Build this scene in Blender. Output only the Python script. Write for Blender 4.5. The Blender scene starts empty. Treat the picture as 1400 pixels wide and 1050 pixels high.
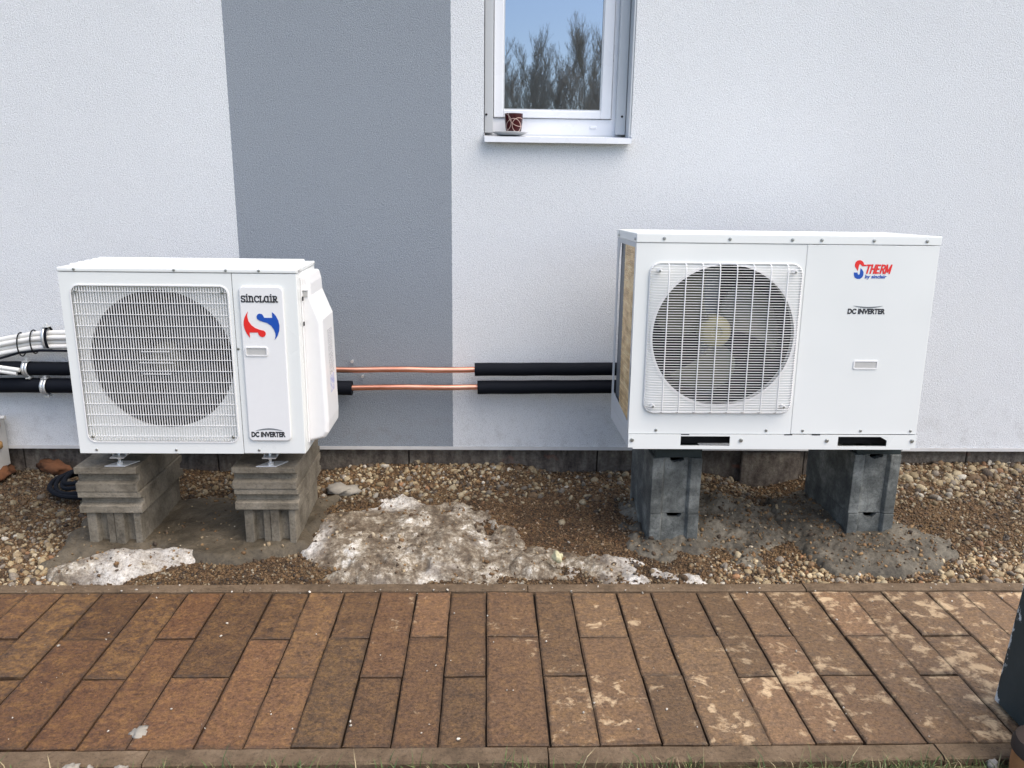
import bpy, bmesh, math, random
import numpy as np
from mathutils import Vector, Matrix
R_ = math.radians
scn = bpy.context.scene
COL = scn.collection

# ------------------------------------------------------------------ camera
cam_d = bpy.data.cameras.new('camera'); cam = bpy.data.objects.new('camera', cam_d); COL.objects.link(cam)
cam_d.sensor_width = 36.0; cam_d.lens = 36.0 * 1100.0 / 1400.0
cam_d.clip_start = 0.05; cam_d.clip_end = 2000
def cam_basis(f=1100., hy=242., vx=664.2, roll=.0135):
    p = math.atan((525 - hy) / f); yaw = math.atan((700 - vx) / (f / math.cos(p)))
    fw = Vector((math.sin(yaw) * math.cos(p), math.cos(yaw) * math.cos(p), -math.sin(p)))
    rt = Vector((math.cos(yaw), -math.sin(yaw), 0)); up = rt.cross(fw)
    c, s = math.cos(roll), math.sin(roll)
    return fw, c * rt + s * up, c * up - s * rt
_fw, _rt, _up = cam_basis()
cam.matrix_world = Matrix(((_rt.x, _up.x, -_fw.x, 0), (_rt.y, _up.y, -_fw.y, 0), (_rt.z, _up.z, -_fw.z, 1.55), (0, 0, 0, 1)))
scn.camera = cam

# ------------------------------------------------------------------ sky, sun, exposure
SUN_DIR = Vector((0.42, -0.34, 0.84)).normalized()          # towards the sun
world = bpy.data.worlds.new('World'); scn.world = world; world.use_nodes = True
wn = world.node_tree; wn.nodes.clear()
sky = wn.nodes.new('ShaderNodeTexSky'); sky.sky_type = 'NISHITA'; sky.sun_disc = False
sky.sun_elevation = math.asin(SUN_DIR.z); sky.sun_rotation = math.atan2(SUN_DIR.x, SUN_DIR.y)
sky.air_density = 0.8; sky.dust_density = 1.9; sky.ozone_density = 0.6
bg = wn.nodes.new('ShaderNodeBackground'); bg.inputs['Strength'].default_value = 0.15
wo = wn.nodes.new('ShaderNodeOutputWorld')
wn.links.new(sky.outputs[0], bg.inputs['Color']); wn.links.new(bg.outputs[0], wo.inputs['Surface'])
sun_d = bpy.data.lights.new('sun', 'SUN'); sun_d.energy = 1.5; sun_d.angle = R_(62); sun_d.color = (1, .92, .80)
sun = bpy.data.objects.new('sun', sun_d); COL.objects.link(sun)
sun.rotation_euler = SUN_DIR.to_track_quat('Z', 'Y').to_euler(); sun.location = SUN_DIR * 20
scn.view_settings.view_transform = 'Standard'; scn.view_settings.look = 'None'
scn.view_settings.gamma = 1.0; scn.view_settings.use_curve_mapping = False
scn.view_settings.exposure = 1.0

# ------------------------------------------------------------------ numpy noise
_rng = np.random.default_rng(7)
_PERM = _rng.random((256, 256))
def vnoise(x, y):
    x = np.asarray(x, float); y = np.asarray(y, float)
    xi = np.floor(x).astype(int); yi = np.floor(y).astype(int); fx = x - xi; fy = y - yi
    fx = fx * fx * (3 - 2 * fx); fy = fy * fy * (3 - 2 * fy)
    a = _PERM[xi % 256, yi % 256]; b = _PERM[(xi + 1) % 256, yi % 256]
    c = _PERM[xi % 256, (yi + 1) % 256]; d = _PERM[(xi + 1) % 256, (yi + 1) % 256]
    return (a * (1 - fx) + b * fx) * (1 - fy) + (c * (1 - fx) + d * fx) * fy - .5
def fbm(x, y, o=4):
    s = 0; a = 1.
    for k in range(o):
        s = s + a * vnoise(np.asarray(x) * 2 ** k + 17.3 * k, np.asarray(y) * 2 ** k + 5.1 * k); a *= .5
    return s
def sstep(a, b, x): t = np.clip((x - a) / (b - a), 0, 1); return t * t * (3 - 2 * t)
def boxm(x, y, x0, x1, y0, y1, s=.1):
    return sstep(x0 - s, x0 + s, x) * (1 - sstep(x1 - s, x1 + s, x)) * sstep(y0 - s, y0 + s, y) * (1 - sstep(y1 - s, y1 + s, y))

# ------------------------------------------------------------------ materials
class NT:
    def __init__(s, name, color=(.8, .8, .8), rough=.6, metal=0., spec=.5, coat=0.):
        s.m = bpy.data.materials.new(name); s.m.use_nodes = True; s.t = s.m.node_tree
        s.b = s.t.nodes['Principled BSDF']; s.out = s.t.nodes['Material Output']
        s.b.inputs['Base Color'].default_value = (*color, 1); s.b.inputs['Roughness'].default_value = rough
        s.b.inputs['Metallic'].default_value = metal; s.b.inputs['Specular IOR Level'].default_value = spec
        s.b.inputs['Coat Weight'].default_value = coat
        s._c = None
    def n(s, typ, **kw):
        nd = s.t.nodes.new(typ)
        for k, v in kw.items():
            if k.startswith('_'): setattr(nd, k[1:], v)
            else: s.set(nd, k, v)
        return nd
    def set(s, nd, k, v):
        sock = nd.inputs[int(k[1:])] if (k[0] == 'i' and k[1:].isdigit()) else nd.inputs[k]
        if isinstance(v, bpy.types.NodeSocket): s.t.links.new(v, sock)
        elif isinstance(v, tuple) and len(v) == 3 and sock.type == 'RGBA': sock.default_value = (*v, 1)
        else: sock.default_value = v
    @property
    def obj(s):
        if s._c is None: s._c = s.t.nodes.new('ShaderNodeTexCoord').outputs['Object']
        return s._c
    def mapping(s, scale=(1, 1, 1), loc=(0, 0, 0), src=None):
        return s.n('ShaderNodeMapping', Vector=src or s.obj, Scale=scale, Location=loc).outputs[0]
    def noise(s, scale, detail=3, rough=.55, src=None, dist=0.):
        return s.n('ShaderNodeTexNoise', Vector=src or s.obj, Scale=scale, Detail=detail, Roughness=rough, Distortion=dist).outputs['Fac']
    def voro(s, scale, feature='F1', src=None, out='Distance'):
        return s.n('ShaderNodeTexVoronoi', _feature=feature, Vector=src or s.obj, Scale=scale).outputs[out]
    def ramp(s, fac, stops, interp='LINEAR'):
        nd = s.n('ShaderNodeValToRGB', Fac=fac); cr = nd.color_ramp; cr.interpolation = interp
        while len(cr.elements) < len(stops): cr.elements.new(.5)
        for e, (p, c) in zip(cr.elements, stops):
            e.position = p; e.color = (*(c if isinstance(c, tuple) else (c, c, c)), 1)
        return nd.outputs[0]
    def mix(s, fac, a, b, mode='MIX'):
        nd = s.n('ShaderNodeMix', _data_type='RGBA', _blend_type=mode)
        for k, v in ((0, fac), (6, a), (7, b)):
            if isinstance(v, bpy.types.NodeSocket): s.t.links.new(v, nd.inputs[k])
            elif isinstance(v, tuple): nd.inputs[k].default_value = (*v, 1)
            else: nd.inputs[k].default_value = v
        return nd.outputs[2]
    def math(s, op, a, b=0., c=None):
        nd = s.n('ShaderNodeMath', _operation=op); s.set(nd, 'i0', a); s.set(nd, 'i1', b)
        if c is not None: s.set(nd, 'i2', c)
        return nd.outputs[0]
    def sep(s, src=None): return s.n('ShaderNodeSeparateXYZ', Vector=src or s.obj).outputs
    def rnd(s): return s.n('ShaderNodeObjectInfo').outputs['Random']
    def bump(s, h, strength=.5, dist=.002, prev=None):
        kw = dict(Height=h, Strength=strength, Distance=dist)
        nd = s.n('ShaderNodeBump', **kw)
        if prev is not None: s.t.links.new(prev, nd.inputs['Normal'])
        return nd.outputs[0]
    def color(s, c): s.set(s.b, 'Base Color', c)
    def rough(s, r): s.set(s.b, 'Roughness', r)
    def normal(s, n): s.set(s.b, 'Normal', n)

def simple(name, color, rough=.5, metal=0., noise_amt=.0, noise_scale=40, bump=0., bscale=300, spec=.5, coat=0.):
    k = NT(name, color, rough, metal, spec, coat)
    if noise_amt:
        f = k.noise(noise_scale, 4)
        k.color(k.mix(f, tuple(max(0, c * (1 - noise_amt)) for c in color), tuple(min(1, c * (1 + noise_amt)) for c in color)))
        k.rough(k.math('MULTIPLY_ADD', f, .25, rough - .12))
    if bump: k.normal(k.bump(k.noise(bscale, 3), bump, .001))
    return k.m

# rendered wall, with the painted grey stripe
def make_stucco():
    k = NT('stucco', rough=.95, spec=.2)
    x = k.sep()[0]
    edge = k.math('MULTIPLY_ADD', k.noise(60, 2), .006, -.003)
    xe = k.math('ADD', x, edge)
    inside = k.math('MULTIPLY', k.math('GREATER_THAN', xe, -1.216), k.math('LESS_THAN', xe, -.178))
    big = k.noise(1.3, 4); fine = k.noise(260, 3, .65)
    light = k.mix(big, (.74, .75, .752), (.795, .805, .805)); dark = k.mix(big, (.285, .312, .342), (.315, .345, .375))
    base = k.mix(inside, light, dark)
    grain = k.ramp(fine, [(.33, .50), (.455, 1.), (.7, 1.04)])
    base = k.mix(1., base, grain, 'MULTIPLY')
    base = k.mix(1., base, k.ramp(k.voro(150), [(.10, .66), (.24, 1.)]), 'MULTIPLY')
    # splashes of soil close to the ground
    z = k.sep()[2]
    spots = k.ramp(k.voro(26), [(.035, 0.), (.055, 1.)])
    low = k.n('ShaderNodeMapRange', **{'Value': z, 'From Min': .18, 'From Max': .55, 'To Min': .22, 'To Max': 0.}).outputs[0]
    splash = k.math('MULTIPLY', k.ramp(k.noise(14, 5, .7), [(.5, 0.), (.66, 1.)]), low)
    base = k.mix(splash, base, (.20, .17, .14))
    base = k.mix(k.math('MULTIPLY', k.math('SUBTRACT', 1., spots), k.math('MULTIPLY', low, 1.2)), base, (.10, .08, .06))
    k.color(base)
    h = k.math('ADD', k.noise(175, 4, .7, dist=.8), k.math('MULTIPLY', k.voro(250), .5))
    n1 = k.bump(h, .95, .0042)
    k.normal(k.bump(k.noise(7, 3), .15, .01, n1))
    return k.m
M = {}
M['stucco'] = make_stucco()
M['trim'] = simple('white_metal_trim', (.58, .57, .55), .55, noise_amt=.2, noise_scale=12)
M['pvc'] = simple('white_window_plastic', (.80, .81, .83), .28, noise_amt=.02, noise_scale=6)
M['alu'] = simple('light_grey_aluminium', (.56, .58, .59), .38, noise_amt=.04, noise_scale=9)
M['unitwhite'] = simple('white_powder_coat', (.79, .80, .765), .30, noise_amt=.02, noise_scale=5, bump=.04, bscale=900)
M['unitgloss'] = simple('glossy_white_panel', (.80, .81, .78), .10, noise_amt=.02, noise_scale=4, coat=.8)
def wavy(mt, amt):
    t = mt.node_tree; b = t.nodes['Principled BSDF']; tc = t.nodes.new('ShaderNodeTexCoord'); nz = t.nodes.new('ShaderNodeTexNoise'); nz.inputs['Scale'].default_value = 2.6; nz.inputs['Detail'].default_value = 1
    bp = t.nodes.new('ShaderNodeBump'); bp.inputs['Strength'].default_value = amt; bp.inputs['Distance'].default_value = .02
    t.links.new(tc.outputs['Object'], nz.inputs['Vector']); t.links.new(nz.outputs['Fac'], bp.inputs['Height']); t.links.new(bp.outputs[0], b.inputs['Normal']); t.links.new(bp.outputs[0], b.inputs['Coat Normal'])
wavy(M['unitgloss'], .35)
M['plastic'] = simple('white_moulded_plastic', (.80, .79, .77), .36, noise_amt=.02)
M['sideshade'] = simple('shaded_sheet_metal', (.15, .165, .18), .42, .2, noise_amt=.06)  # sheet metal grey with the shade of the open side mixed in
M['screw'] = simple('zinc_screw', (.42, .42, .40), .32, .9)
M['zinc'] = simple('galvanised_steel', (.72, .73, .72), .34, .55, noise_amt=.12, noise_scale=60)
M['dark'] = simple('interior_shade', (.010, .011, .012), .7, spec=.2)  # near black, shade inside the casings put into the colour
M['fandark'] = simple('dark_fan_plastic', (.030, .034, .037), .5, spec=.3)
M['fanhub'] = simple('cream_fan_hub', (.13, .125, .09), .45)
M['fanpale'] = simple('pale_fan_plastic', (.105, .105, .070), .42)
M['fanolive'] = simple('olive_cream_hub', (.29, .265, .12), .5)
M['black'] = simple('black_print', (.02, .02, .025), .5)
M['red'] = simple('red_print', (.75, .025, .02), .4)
M['blue'] = simple('blue_print', (.01, .075, .40), .4)
M['greyprint'] = simple('grey_print', (.16, .17, .18), .5)
M['hole'] = simple('black_hole', (.008, .008, .009), .8)
M['foam'] = simple('black_rubber_insulation', (.0045, .006, .010), .75, spec=.18)
M['rubber'] = simple('dark_rubber_pad', (.012, .022, .022), .7, bump=.5, bscale=200)
M['cable'] = simple('white_cable', (.72, .71, .67), .42, noise_amt=.06, noise_scale=30)
M['tie'] = simple('black_cable_tie', (.006, .006, .007), .6, spec=.2)

def make_copper():
    k = NT('copper', (.72, .30, .19), .26, 1.)
    f = k.noise(18, 4, src=k.mapping((.35, 3, 3)))
    k.color(k.ramp(f, [(.3, (.66, .28, .18)), (.55, (.86, .43, .30)), (.8, (.92, .56, .43))]))
    k.rough(k.math('MULTIPLY_ADD', f, .25, .26)); return k.m
M['copper'] = make_copper()

def make_pane():
    k = NT('reflecting_window_glass', (.012, .015, .018), .02)
    gl = k.n('ShaderNodeBsdfGlossy', Color=(.60, .68, .77), Roughness=.014)
    mx = k.n('ShaderNodeMixShader', Fac=.50); k.t.links.new(k.b.outputs[0], mx.inputs[1]); k.t.links.new(gl.outputs[0], mx.inputs[2])
    k.t.links.new(mx.outputs[0], k.out.inputs['Surface']); return k.m
M['pane'] = make_pane()

def make_concrete(name, c0, c1, c2, bs=220, wet=0., rough=.9):
    k = NT(name, rough=rough, spec=.3)
    f = k.noise(9, 6, .65); g = k.noise(90, 4, .7)
    base = k.ramp(f, [(.30, c0), (.5, c1), (.72, c2)])
    base = k.mix(1., base, k.ramp(g, [(.3, .62), (.5, 1.), (.75, 1.15)]), 'MULTIPLY')
    r = k.rnd(); base = k.mix(1., base, k.ramp(r, [(0., .88), (1., 1.08)]), 'MULTIPLY')
    pits = k.ramp(k.voro(70), [(.07, .35), (.16, 1.)])
    base = k.mix(.55, base, k.mix(1., base, pits, 'MULTIPLY'))
    k.color(base)
    k.rough(k.math('MULTIPLY_ADD', f, .35, rough - .3))
    k.normal(k.bump(k.math('ADD', g, k.noise(bs, 4, .7)), .8, .004)); return k.m
M['slab'] = make_concrete('damp_tan_concrete', (.10, .085, .062), (.195, .168, .125), (.28, .245, .19))
M['block'] = make_concrete('grey_concrete_block', (.060, .064, .060), (.125, .132, .122), (.29, .30, .275))
M['mortar'] = make_concrete('damp_mortar', (.055, .047, .036), (.12, .104, .078), (.215, .188, .142), bs=110)
M['footing'] = make_concrete('wet_concrete_footing', (.05, .04, .026), (.095, .076, .050), (.15, .122, .083), rough=.7)  # wet concrete, darkened further to carry the shade under the unit
M['found'] = make_concrete('stained_foundation_concrete', (.13, .11, .09), (.23, .20, .17), (.36, .33, .28), bs=140)
M['kerb'] = make_concrete('brown_concrete_kerb', (.095, .064, .037), (.155, .105, .062), (.215, .152, .095))

def make_found2():
    k = NT('streaked_foundation_concrete', rough=.95, spec=.2)
    st = k.noise(11, 5, .65, src=k.mapping((2, 2, .8)))
    f = k.noise(60, 4, .7)
    b = k.ramp(st, [(.30, (.075, .06, .05)), (.5, (.155, .13, .105)), (.64, (.22, .19, .15)), (.76, (.36, .32, .24))])
    b = k.mix(1., b, k.ramp(f, [(.3, .6), (.55, 1.), (.8, 1.15)]), 'MULTIPLY')
    rust = k.ramp(k.noise(6, 3), [(.64, 0.), (.72, 1.)])
    b = k.mix(k.math('MULTIPLY', rust, .6), b, (.30, .10, .055))
    k.color(b); k.normal(k.bump(k.noise(120, 5, .75), .9, .006)); return k.m
M['found'] = make_found2()

def make_paver():
    k = NT('brown_paver', rough=.8, spec=.35)
    r = k.rnd()
    off = k.n('ShaderNodeCombineXYZ', X=k.math('MULTIPLY', r, 13.), Y=k.math('MULTIPLY', r, 7.)).outputs[0]
    v = k.n('ShaderNodeVectorMath', _operation='ADD'); k.set(v, 'i0', k.obj); k.set(v, 'i1', off); v = v.outputs[0]
    x = k.sep()[0]
    a = k.noise(17, 8, .78, src=v, dist=.25); b2 = k.noise(42, 7, .78, src=k.mapping((.85, 1.1, 1), src=v)); g = k.noise(220, 3, .7)
    base = k.ramp(a, [(.35, (.030, .019, .012)), (.43, (.078, .042, .021)), (.52, (.118, .063, .027)), (.63, (.19, .104, .036))])
    och = k.ramp(b2, [(.50, 0.), (.64, 1.)]); base = k.mix(k.math('MULTIPLY', och, .7), base, (.21, .11, .030))
    drk = k.ramp(b2, [(.33, 1.), (.45, 0.)]); base = k.mix(k.math('MULTIPLY', drk, .65), base, (.065, .05, .038))
    rnd2 = k.math('FRACT', k.math('MULTIPLY', r, 37.7))
    base = k.mix(k.math('MULTIPLY', rnd2, .35), base, (.18, .068, .028))
    leftness = k.n('ShaderNodeMapRange', **{'Value': x, 'From Min': -1.2, 'From Max': .8, 'To Min': 0., 'To Max': 1.}).outputs[0]
    dusty = k.mix(leftness, base, k.mix(.48, base, (.235, .158, .094)))
    base = k.mix(1., dusty, k.ramp(g, [(.3, .60), (.5, 1.), (.72, 1.22)]), 'MULTIPLY')
    mid = k.noise(85, 5, .75, src=v)
    base = k.mix(1., base, k.ramp(mid, [(.34, .55), (.5, 1.), (.66, 1.42)]), 'MULTIPLY')
    # dry pale patches of sand, more of them to the right
    w = k.noise(15, 6, .68, src=k.mapping((1.1, 1.2, 1)), dist=.3); c = k.noise(3.1, 2, src=k.mapping((1, 1, 1), (3.4, 1.2, 0)))
    amt = k.n('ShaderNodeMapRange', **{'Value': x, 'From Min': -.9, 'From Max': 1.5, 'To Min': -.19, 'To Max': -.008}).outputs[0]
    s = k.math('ADD', k.math('ADD', w, k.math('MULTIPLY', k.math('SUBTRACT', c, .5), .45)), amt)
    st = k.ramp(s, [(.515, 0.), (.565, .5), (.63, 1.)])
    base = k.mix(st, base, k.mix(g, (.40, .28, .155), (.60, .44, .27)))
    # dirt creeping in from the joints, and each paver fired a little differently
    gen = k.t.nodes.new('ShaderNodeTexCoord').outputs['Generated']; gx, gy, gz = k.sep(gen)
    ex = k.math('MINIMUM', gx, k.math('SUBTRACT', 1., gx)); ey = k.math('MULTIPLY', k.math('MINIMUM', gy, k.math('SUBTRACT', 1., gy)), 2.2)
    ed = k.math('ADD', k.math('MINIMUM', ex, ey), k.math('MULTIPLY', k.math('SUBTRACT', b2, .5), .22))
    base = k.mix(k.ramp(ed, [(.010, .55), (.08, 0.)]), base, (.040, .027, .017))
    base = k.mix(1., base, k.ramp(k.math('FRACT', k.math('MULTIPLY', r, 91.3)), [(0., .72), (1., 1.18)]), 'MULTIPLY')
    k.color(base)
    k.rough(k.ramp(a, [(.3, .42), (.7, .8)]))
    h = k.math('ADD', k.math('MULTIPLY', b2, 1.3), k.math('MULTIPLY', g, .5))
    k.normal(k.bump(h, .55, .006)); return k.m
M['paver'] = make_paver()
M['joint'] = simple('dark_joint_sand', (.022, .015, .010), .95, noise_amt=.5, noise_scale=60, bump=.8, bscale=150)

def make_soil():
    k = NT('brown_grit_soil', rough=.95, spec=.25)
    a = k.noise(5, 5, .65); g = k.voro(130, out='Color'); d = k.voro(130)
    base = k.ramp(a, [(.3, (.050, .034, .020)), (.5, (.115, .070, .036)), (.7, (.17, .108, .052))])
    gv = k.n('ShaderNodeSeparateColor', Color=g).outputs[0]
    base = k.mix(1., base, k.ramp(gv, [(0., .45), (.6, 1.1), (1., 1.9)]), 'MULTIPLY')
    k.color(base)
    k.normal(k.bump(k.math('ADD', k.math('MULTIPLY', d, -1.), k.noise(60, 4)), 1., .012)); return k.m
M['soil'] = make_soil()

def make_vcol(name, rough, bump):
    k = NT(name, rough=rough, spec=.4)
    at = k.n('ShaderNodeAttribute', _attribute_name='tint').outputs['Color']
    k.color(k.mix(1., at, k.ramp(k.noise(160, 3), [(.3, .7), (.6, 1.1)]), 'MULTIPLY'))
    k.normal(k.bump(k.noise(260, 3), bump, .002)); return k.m
M['pebble'] = make_vcol('pebble_stone', .72, .5)
M['grass'] = make_vcol('grass_blade', .6, .0)

def make_snow():
    k = NT('dirty_melting_snow', rough=.5, spec=.5)
    a = k.noise(13, 8, .78, dist=.12); b = k.noise(60, 5, .75); c = k.noise(3.2, 4, .6); f = k.noise(170, 3, .7)
    s = k.math('ADD', k.math('MULTIPLY', a, .6), k.math('ADD', k.math('MULTIPLY', b, .22), k.math('MULTIPLY', c, .22)))
    col = k.ramp(s, [(.42, (.070, .048, .028)), (.49, (.145, .105, .066)), (.54, (.26, .21, .145)), (.58, (.47, .41, .32)), (.63, (.80, .75, .67))])
    at = k.math('MULTIPLY', k.n('ShaderNodeAttribute', _attribute_name='clean').outputs['Fac'], k.ramp(b, [(.36, .35), (.52, 1.)]))
    col = k.mix(at, col, k.mix(b, (.55, .49, .40), (.88, .86, .82)))
    specks = k.ramp(k.voro(85), [(.10, .0), (.20, 1.)])
    col = k.mix(k.math('MULTIPLY', k.math('SUBTRACT', 1., specks), .55), col, (.12, .08, .05))
    col = k.mix(1., col, k.ramp(f, [(.3, .75), (.6, 1.06)]), 'MULTIPLY')
    k.color(col)
    k.set(k.b, 'Subsurface Weight', .12); k.b.inputs['Subsurface Radius'].default_value = (.01, .01, .012)
    k.normal(k.bump(k.math('ADD', k.math('MULTIPLY', a, 1.4), k.math('ADD', b, k.math('MULTIPLY', f, .5))), .8, .010)); return k.m
M['snow'] = make_snow()

def make_coil():
    k = NT('gold_heat_exchanger_fins', rough=.42, metal=.55)
    o = k.sep()
    band = k.noise(20, 3, src=k.mapping((.2, .6, 1.6)))
    col = k.ramp(band, [(.3, (.50, .32, .14)), (.5, (.78, .56, .28)), (.7, (.95, .78, .48))])
    k.color(col)
    wv = k.n('ShaderNodeTexWave', _wave_type='BANDS', _bands_direction='Z', Vector=k.obj, Scale=38., Distortion=1.2, Detail=1.)
    k.normal(k.bump(wv.outputs['Fac'], .6, .004)); return k.m
M['coil'] = make_coil()

def make_post():
    k = NT('chipped_dark_paint', (.018, .030, .034), .5, spec=.4)
    x, y, z = k.sep()
    ed = k.math('MULTIPLY', k.ramp(x, [(0., 1.), (1., 1.)]), 1.)
    nearedge = k.n('ShaderNodeMapRange', **{'Value': y, 'From Min': 2.075, 'From Max': 2.12, 'To Min': 0., 'To Max': .26}).outputs[0]
    s = k.math('ADD', k.noise(24, 5, .7, src=k.mapping((1.6, 1.6, .8))), nearedge)
    chip = k.ramp(s, [(.735, 0.), (.755, 1.)])
    b = k.mix(k.noise(8, 5), (.014, .027, .031), (.050, .070, .072))
    k.color(k.mix(chip, b, (.60, .62, .60))); k.normal(k.bump(k.noise(40, 4), .3, .003)); return k.m
M['post'] = make_post()
M['wood'] = simple('orange_cut_wood', (.36, .16, .06), .8, noise_amt=.4, noise_scale=30, bump=.5)
M['bark'] = simple('dark_bark', (.045, .03, .022), .9, noise_amt=.5, noise_scale=25, bump=.8, bscale=60)
M['treebark'] = simple('grey_brown_bark', (.50, .43, .34), .9, noise_amt=.3)
M['clay'] = simple('orange_clay', (.13, .05, .018), .9, noise_amt=.5, noise_scale=25, bump=.8, bscale=70)
M['pufoam'] = simple('brown_expanding_foam', (.30, .17, .06), .8, noise_amt=.3)
M['boxplastic'] = simple('pale_grey_plastic', (.50, .49, .46), .5, noise_amt=.08)
M['saucer'] = simple('grey_glazed_ceramic', (.42, .43, .43), .3)
def make_mug():
    k = NT('dark_red_glazed_ceramic', (.12, .012, .016), .22)
    col = k.mix(k.noise(14, 3), (.026, .0035, .006), (.062, .007, .009))
    o = k.sep()
    for cx, cz, r in ((.060, 1.802, .046), (.145, 1.790, .034), (.118, 1.786, .034), (.148, 1.840, .055)):
        dx = k.math('SUBTRACT', o[0], cx); dz = k.math('SUBTRACT', o[2], cz)
        d = k.math('SQRT', k.math('ADD', k.math('MULTIPLY', dx, dx), k.math('MULTIPLY', dz, dz)))
        ring = k.math('LESS_THAN', k.math('ABSOLUTE', k.math('SUBTRACT', d, r)), .0015)
        col = k.mix(ring, col, (.50, .34, .29))
    k.color(col); return k.m
M['mug'] = make_mug()
def make_lawn():
    k = NT('winter_lawn', rough=.95, spec=.2)
    a = k.noise(3, 6, .7); k.color(k.ramp(a, [(.3, (.045, .04, .02)), (.5, (.08, .085, .03)), (.7, (.14, .125, .06))]))
    k.normal(k.bump(k.noise(60, 4), 1., .03)); return k.m
M['lawn'] = make_lawn()
def make_sticker():
    k = NT('printed_sticker', (.74, .73, .72), .4)
    o = k.sep()
    rows = k.math('GREATER_THAN', k.math('FRACT', k.math('MULTIPLY', o[1], 130.)), .5)
    txt = k.math('GREATER_THAN', k.noise(240, 2, src=k.mapping((1, .3, 1))), .5)
    k.color(k.mix(k.math('MULTIPLY', rows, txt), (.74, .73, .72), (.30, .29, .30))); return k.m
M['sticker'] = make_sticker()
def make_sticker2():
    k = NT('blue_logo_sticker', (.7, .72, .78), .4)
    k.color(k.mix(k.ramp(k.noise(55, 3, dist=1.), [(.48, 0.), (.52, 1.)]), (.72, .72, .76), (.36, .40, .66))); return k.m
M['sticker2'] = make_sticker2()

# ------------------------------------------------------------------ mesh helpers
class MB:
    def __init__(s): s.v = []; s.f = []
    def add(s, verts, faces):
        o = len(s.v); s.v += [tuple(p) for p in verts]; s.f += [tuple(o + i for i in f) for f in faces]; return s
    def box(s, x0, x1, y0, y1, z0, z1):
        return s.add([(x, y, z) for z in (z0, z1) for y in (y0, y1) for x in (x0, x1)],
                     [(0, 2, 3, 1), (4, 5, 7, 6), (0, 1, 5, 4), (2, 6, 7, 3), (0, 4, 6, 2), (1, 3, 7, 5)])
    def tube(s, pts, r, n=10, cap=True):
        pts = [Vector(p) for p in pts]; rs = r if isinstance(r, (list, tuple)) else [r] * len(pts)
        rings = []; up = None
        for i, p in enumerate(pts):
            t = (pts[min(i + 1, len(pts) - 1)] - pts[max(i - 1, 0)]).normalized()
            if up is None:
                up = Vector((0, 0, 1)) if abs(t.z) < .9 else Vector((1, 0, 0))
            a = t.cross(up)
            if a.length < 1e-6: a = t.orthogonal()
            a.normalize(); b = a.cross(t).normalized(); up = b
            rings.append([p + rs[i] * (math.cos(2 * math.pi * k / n) * a + math.sin(2 * math.pi * k / n) * b) for k in range(n)])
        v = [q for ring in rings for q in ring]; f = []
        for i in range(len(pts) - 1):
            for k in range(n):
                f.append((i * n + k, i * n + (k + 1) % n, (i + 1) * n + (k + 1) % n, (i + 1) * n + k))
        if cap: f.append(tuple(range(n - 1, -1, -1))); f.append(tuple((len(pts) - 1) * n + k for k in range(n)))
        return s.add(v, f)
    def lathe(s, prof, c, axis='Z', n=24, cap=True):      # prof: (radius, offset along axis)
        v = []
        for r, h in prof:
            for k in range(n):
                a = 2 * math.pi * k / n; u, w = r * math.cos(a), r * math.sin(a)
                v.append({'Z': (c[0] + u, c[1] + w, c[2] + h), 'Y': (c[0] + u, c[1] + h, c[2] + w), 'X': (c[0] + h, c[1] + u, c[2] + w)}[axis])
        f = [(i * n + k, i * n + (k + 1) % n, (i + 1) * n + (k + 1) % n, (i + 1) * n + k) for i in range(len(prof) - 1) for k in range(n)]
        if cap: f += [tuple(range(n - 1, -1, -1)), tuple((len(prof) - 1) * n + k for k in range(n))]
        return s.add(v, f)
    def prism(s, poly, d0, d1, plane='XZ'):               # poly in the named plane, extruded along the third axis
        def P(a, b, d): return {'XZ': (a, d, b), 'XY': (a, b, d), 'YZ': (d, a, b)}[plane]
        n = len(poly); v = [P(a, b, d0) for a, b in poly] + [P(a, b, d1) for a, b in poly]
        f = [tuple(range(n)), tuple(range(2 * n - 1, n - 1, -1))] + [(i, i + n, (i + 1) % n + n, (i + 1) % n) for i in range(n)]
        return s.add(v, f)
    def build(s, name, mat, parent=None, bevel=0., smooth=False, seg=2):
        me = bpy.data.meshes.new(name); me.from_pydata(s.v, [], s.f)
        bm = bmesh.new(); bm.from_mesh(me); bmesh.ops.recalc_face_normals(bm, faces=bm.faces)
        ng = [f for f in bm.faces if len(f.verts) > 6]
        if ng and not bevel: bmesh.ops.triangulate(bm, faces=ng)
        bm.to_mesh(me); bm.free(); me.update()
        return finish(name, me, mat, parent, bevel, smooth, seg)
def finish(name, me, mat, parent=None, bevel=0., smooth=False, seg=2):
    me.materials.append(mat if not isinstance(mat, str) else M[mat])
    o = bpy.data.objects.new(name, me); COL.objects.link(o)
    if smooth:
        me.polygons.foreach_set('use_smooth', [True] * len(me.polygons))
        if smooth != 'all': me.set_sharp_from_angle(angle=R_(40))
    if bevel:
        b = o.modifiers.new('bevel', 'BEVEL'); b.width = bevel; b.segments = seg; b.limit_method = 'ANGLE'; b.angle_limit = R_(30)
        b.harden_normals = False
    if parent: setparent(o, parent)
    return o
def setparent(o, p):
    o.parent = p
    if p.parent is None: o.matrix_parent_inverse = Matrix.Translation(-p.location)     # parts are modelled in world space
def tag(o, label, cat, group=None, kind=None):
    if label: o['label'] = label
    if cat: o['category'] = cat
    if group: o['group'] = group
    if kind: o['kind'] = kind
    return o
def struct(o, label=None, kind='structure'):
    o['kind'] = kind
    if label: o['label'] = label
    return o
def thing(name, loc, label, cat, group=None):
    o = bpy.data.objects.new(name, None); COL.objects.link(o); o.location = loc; o.empty_display_size = .1
    return tag(o, label, cat, group)
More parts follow.
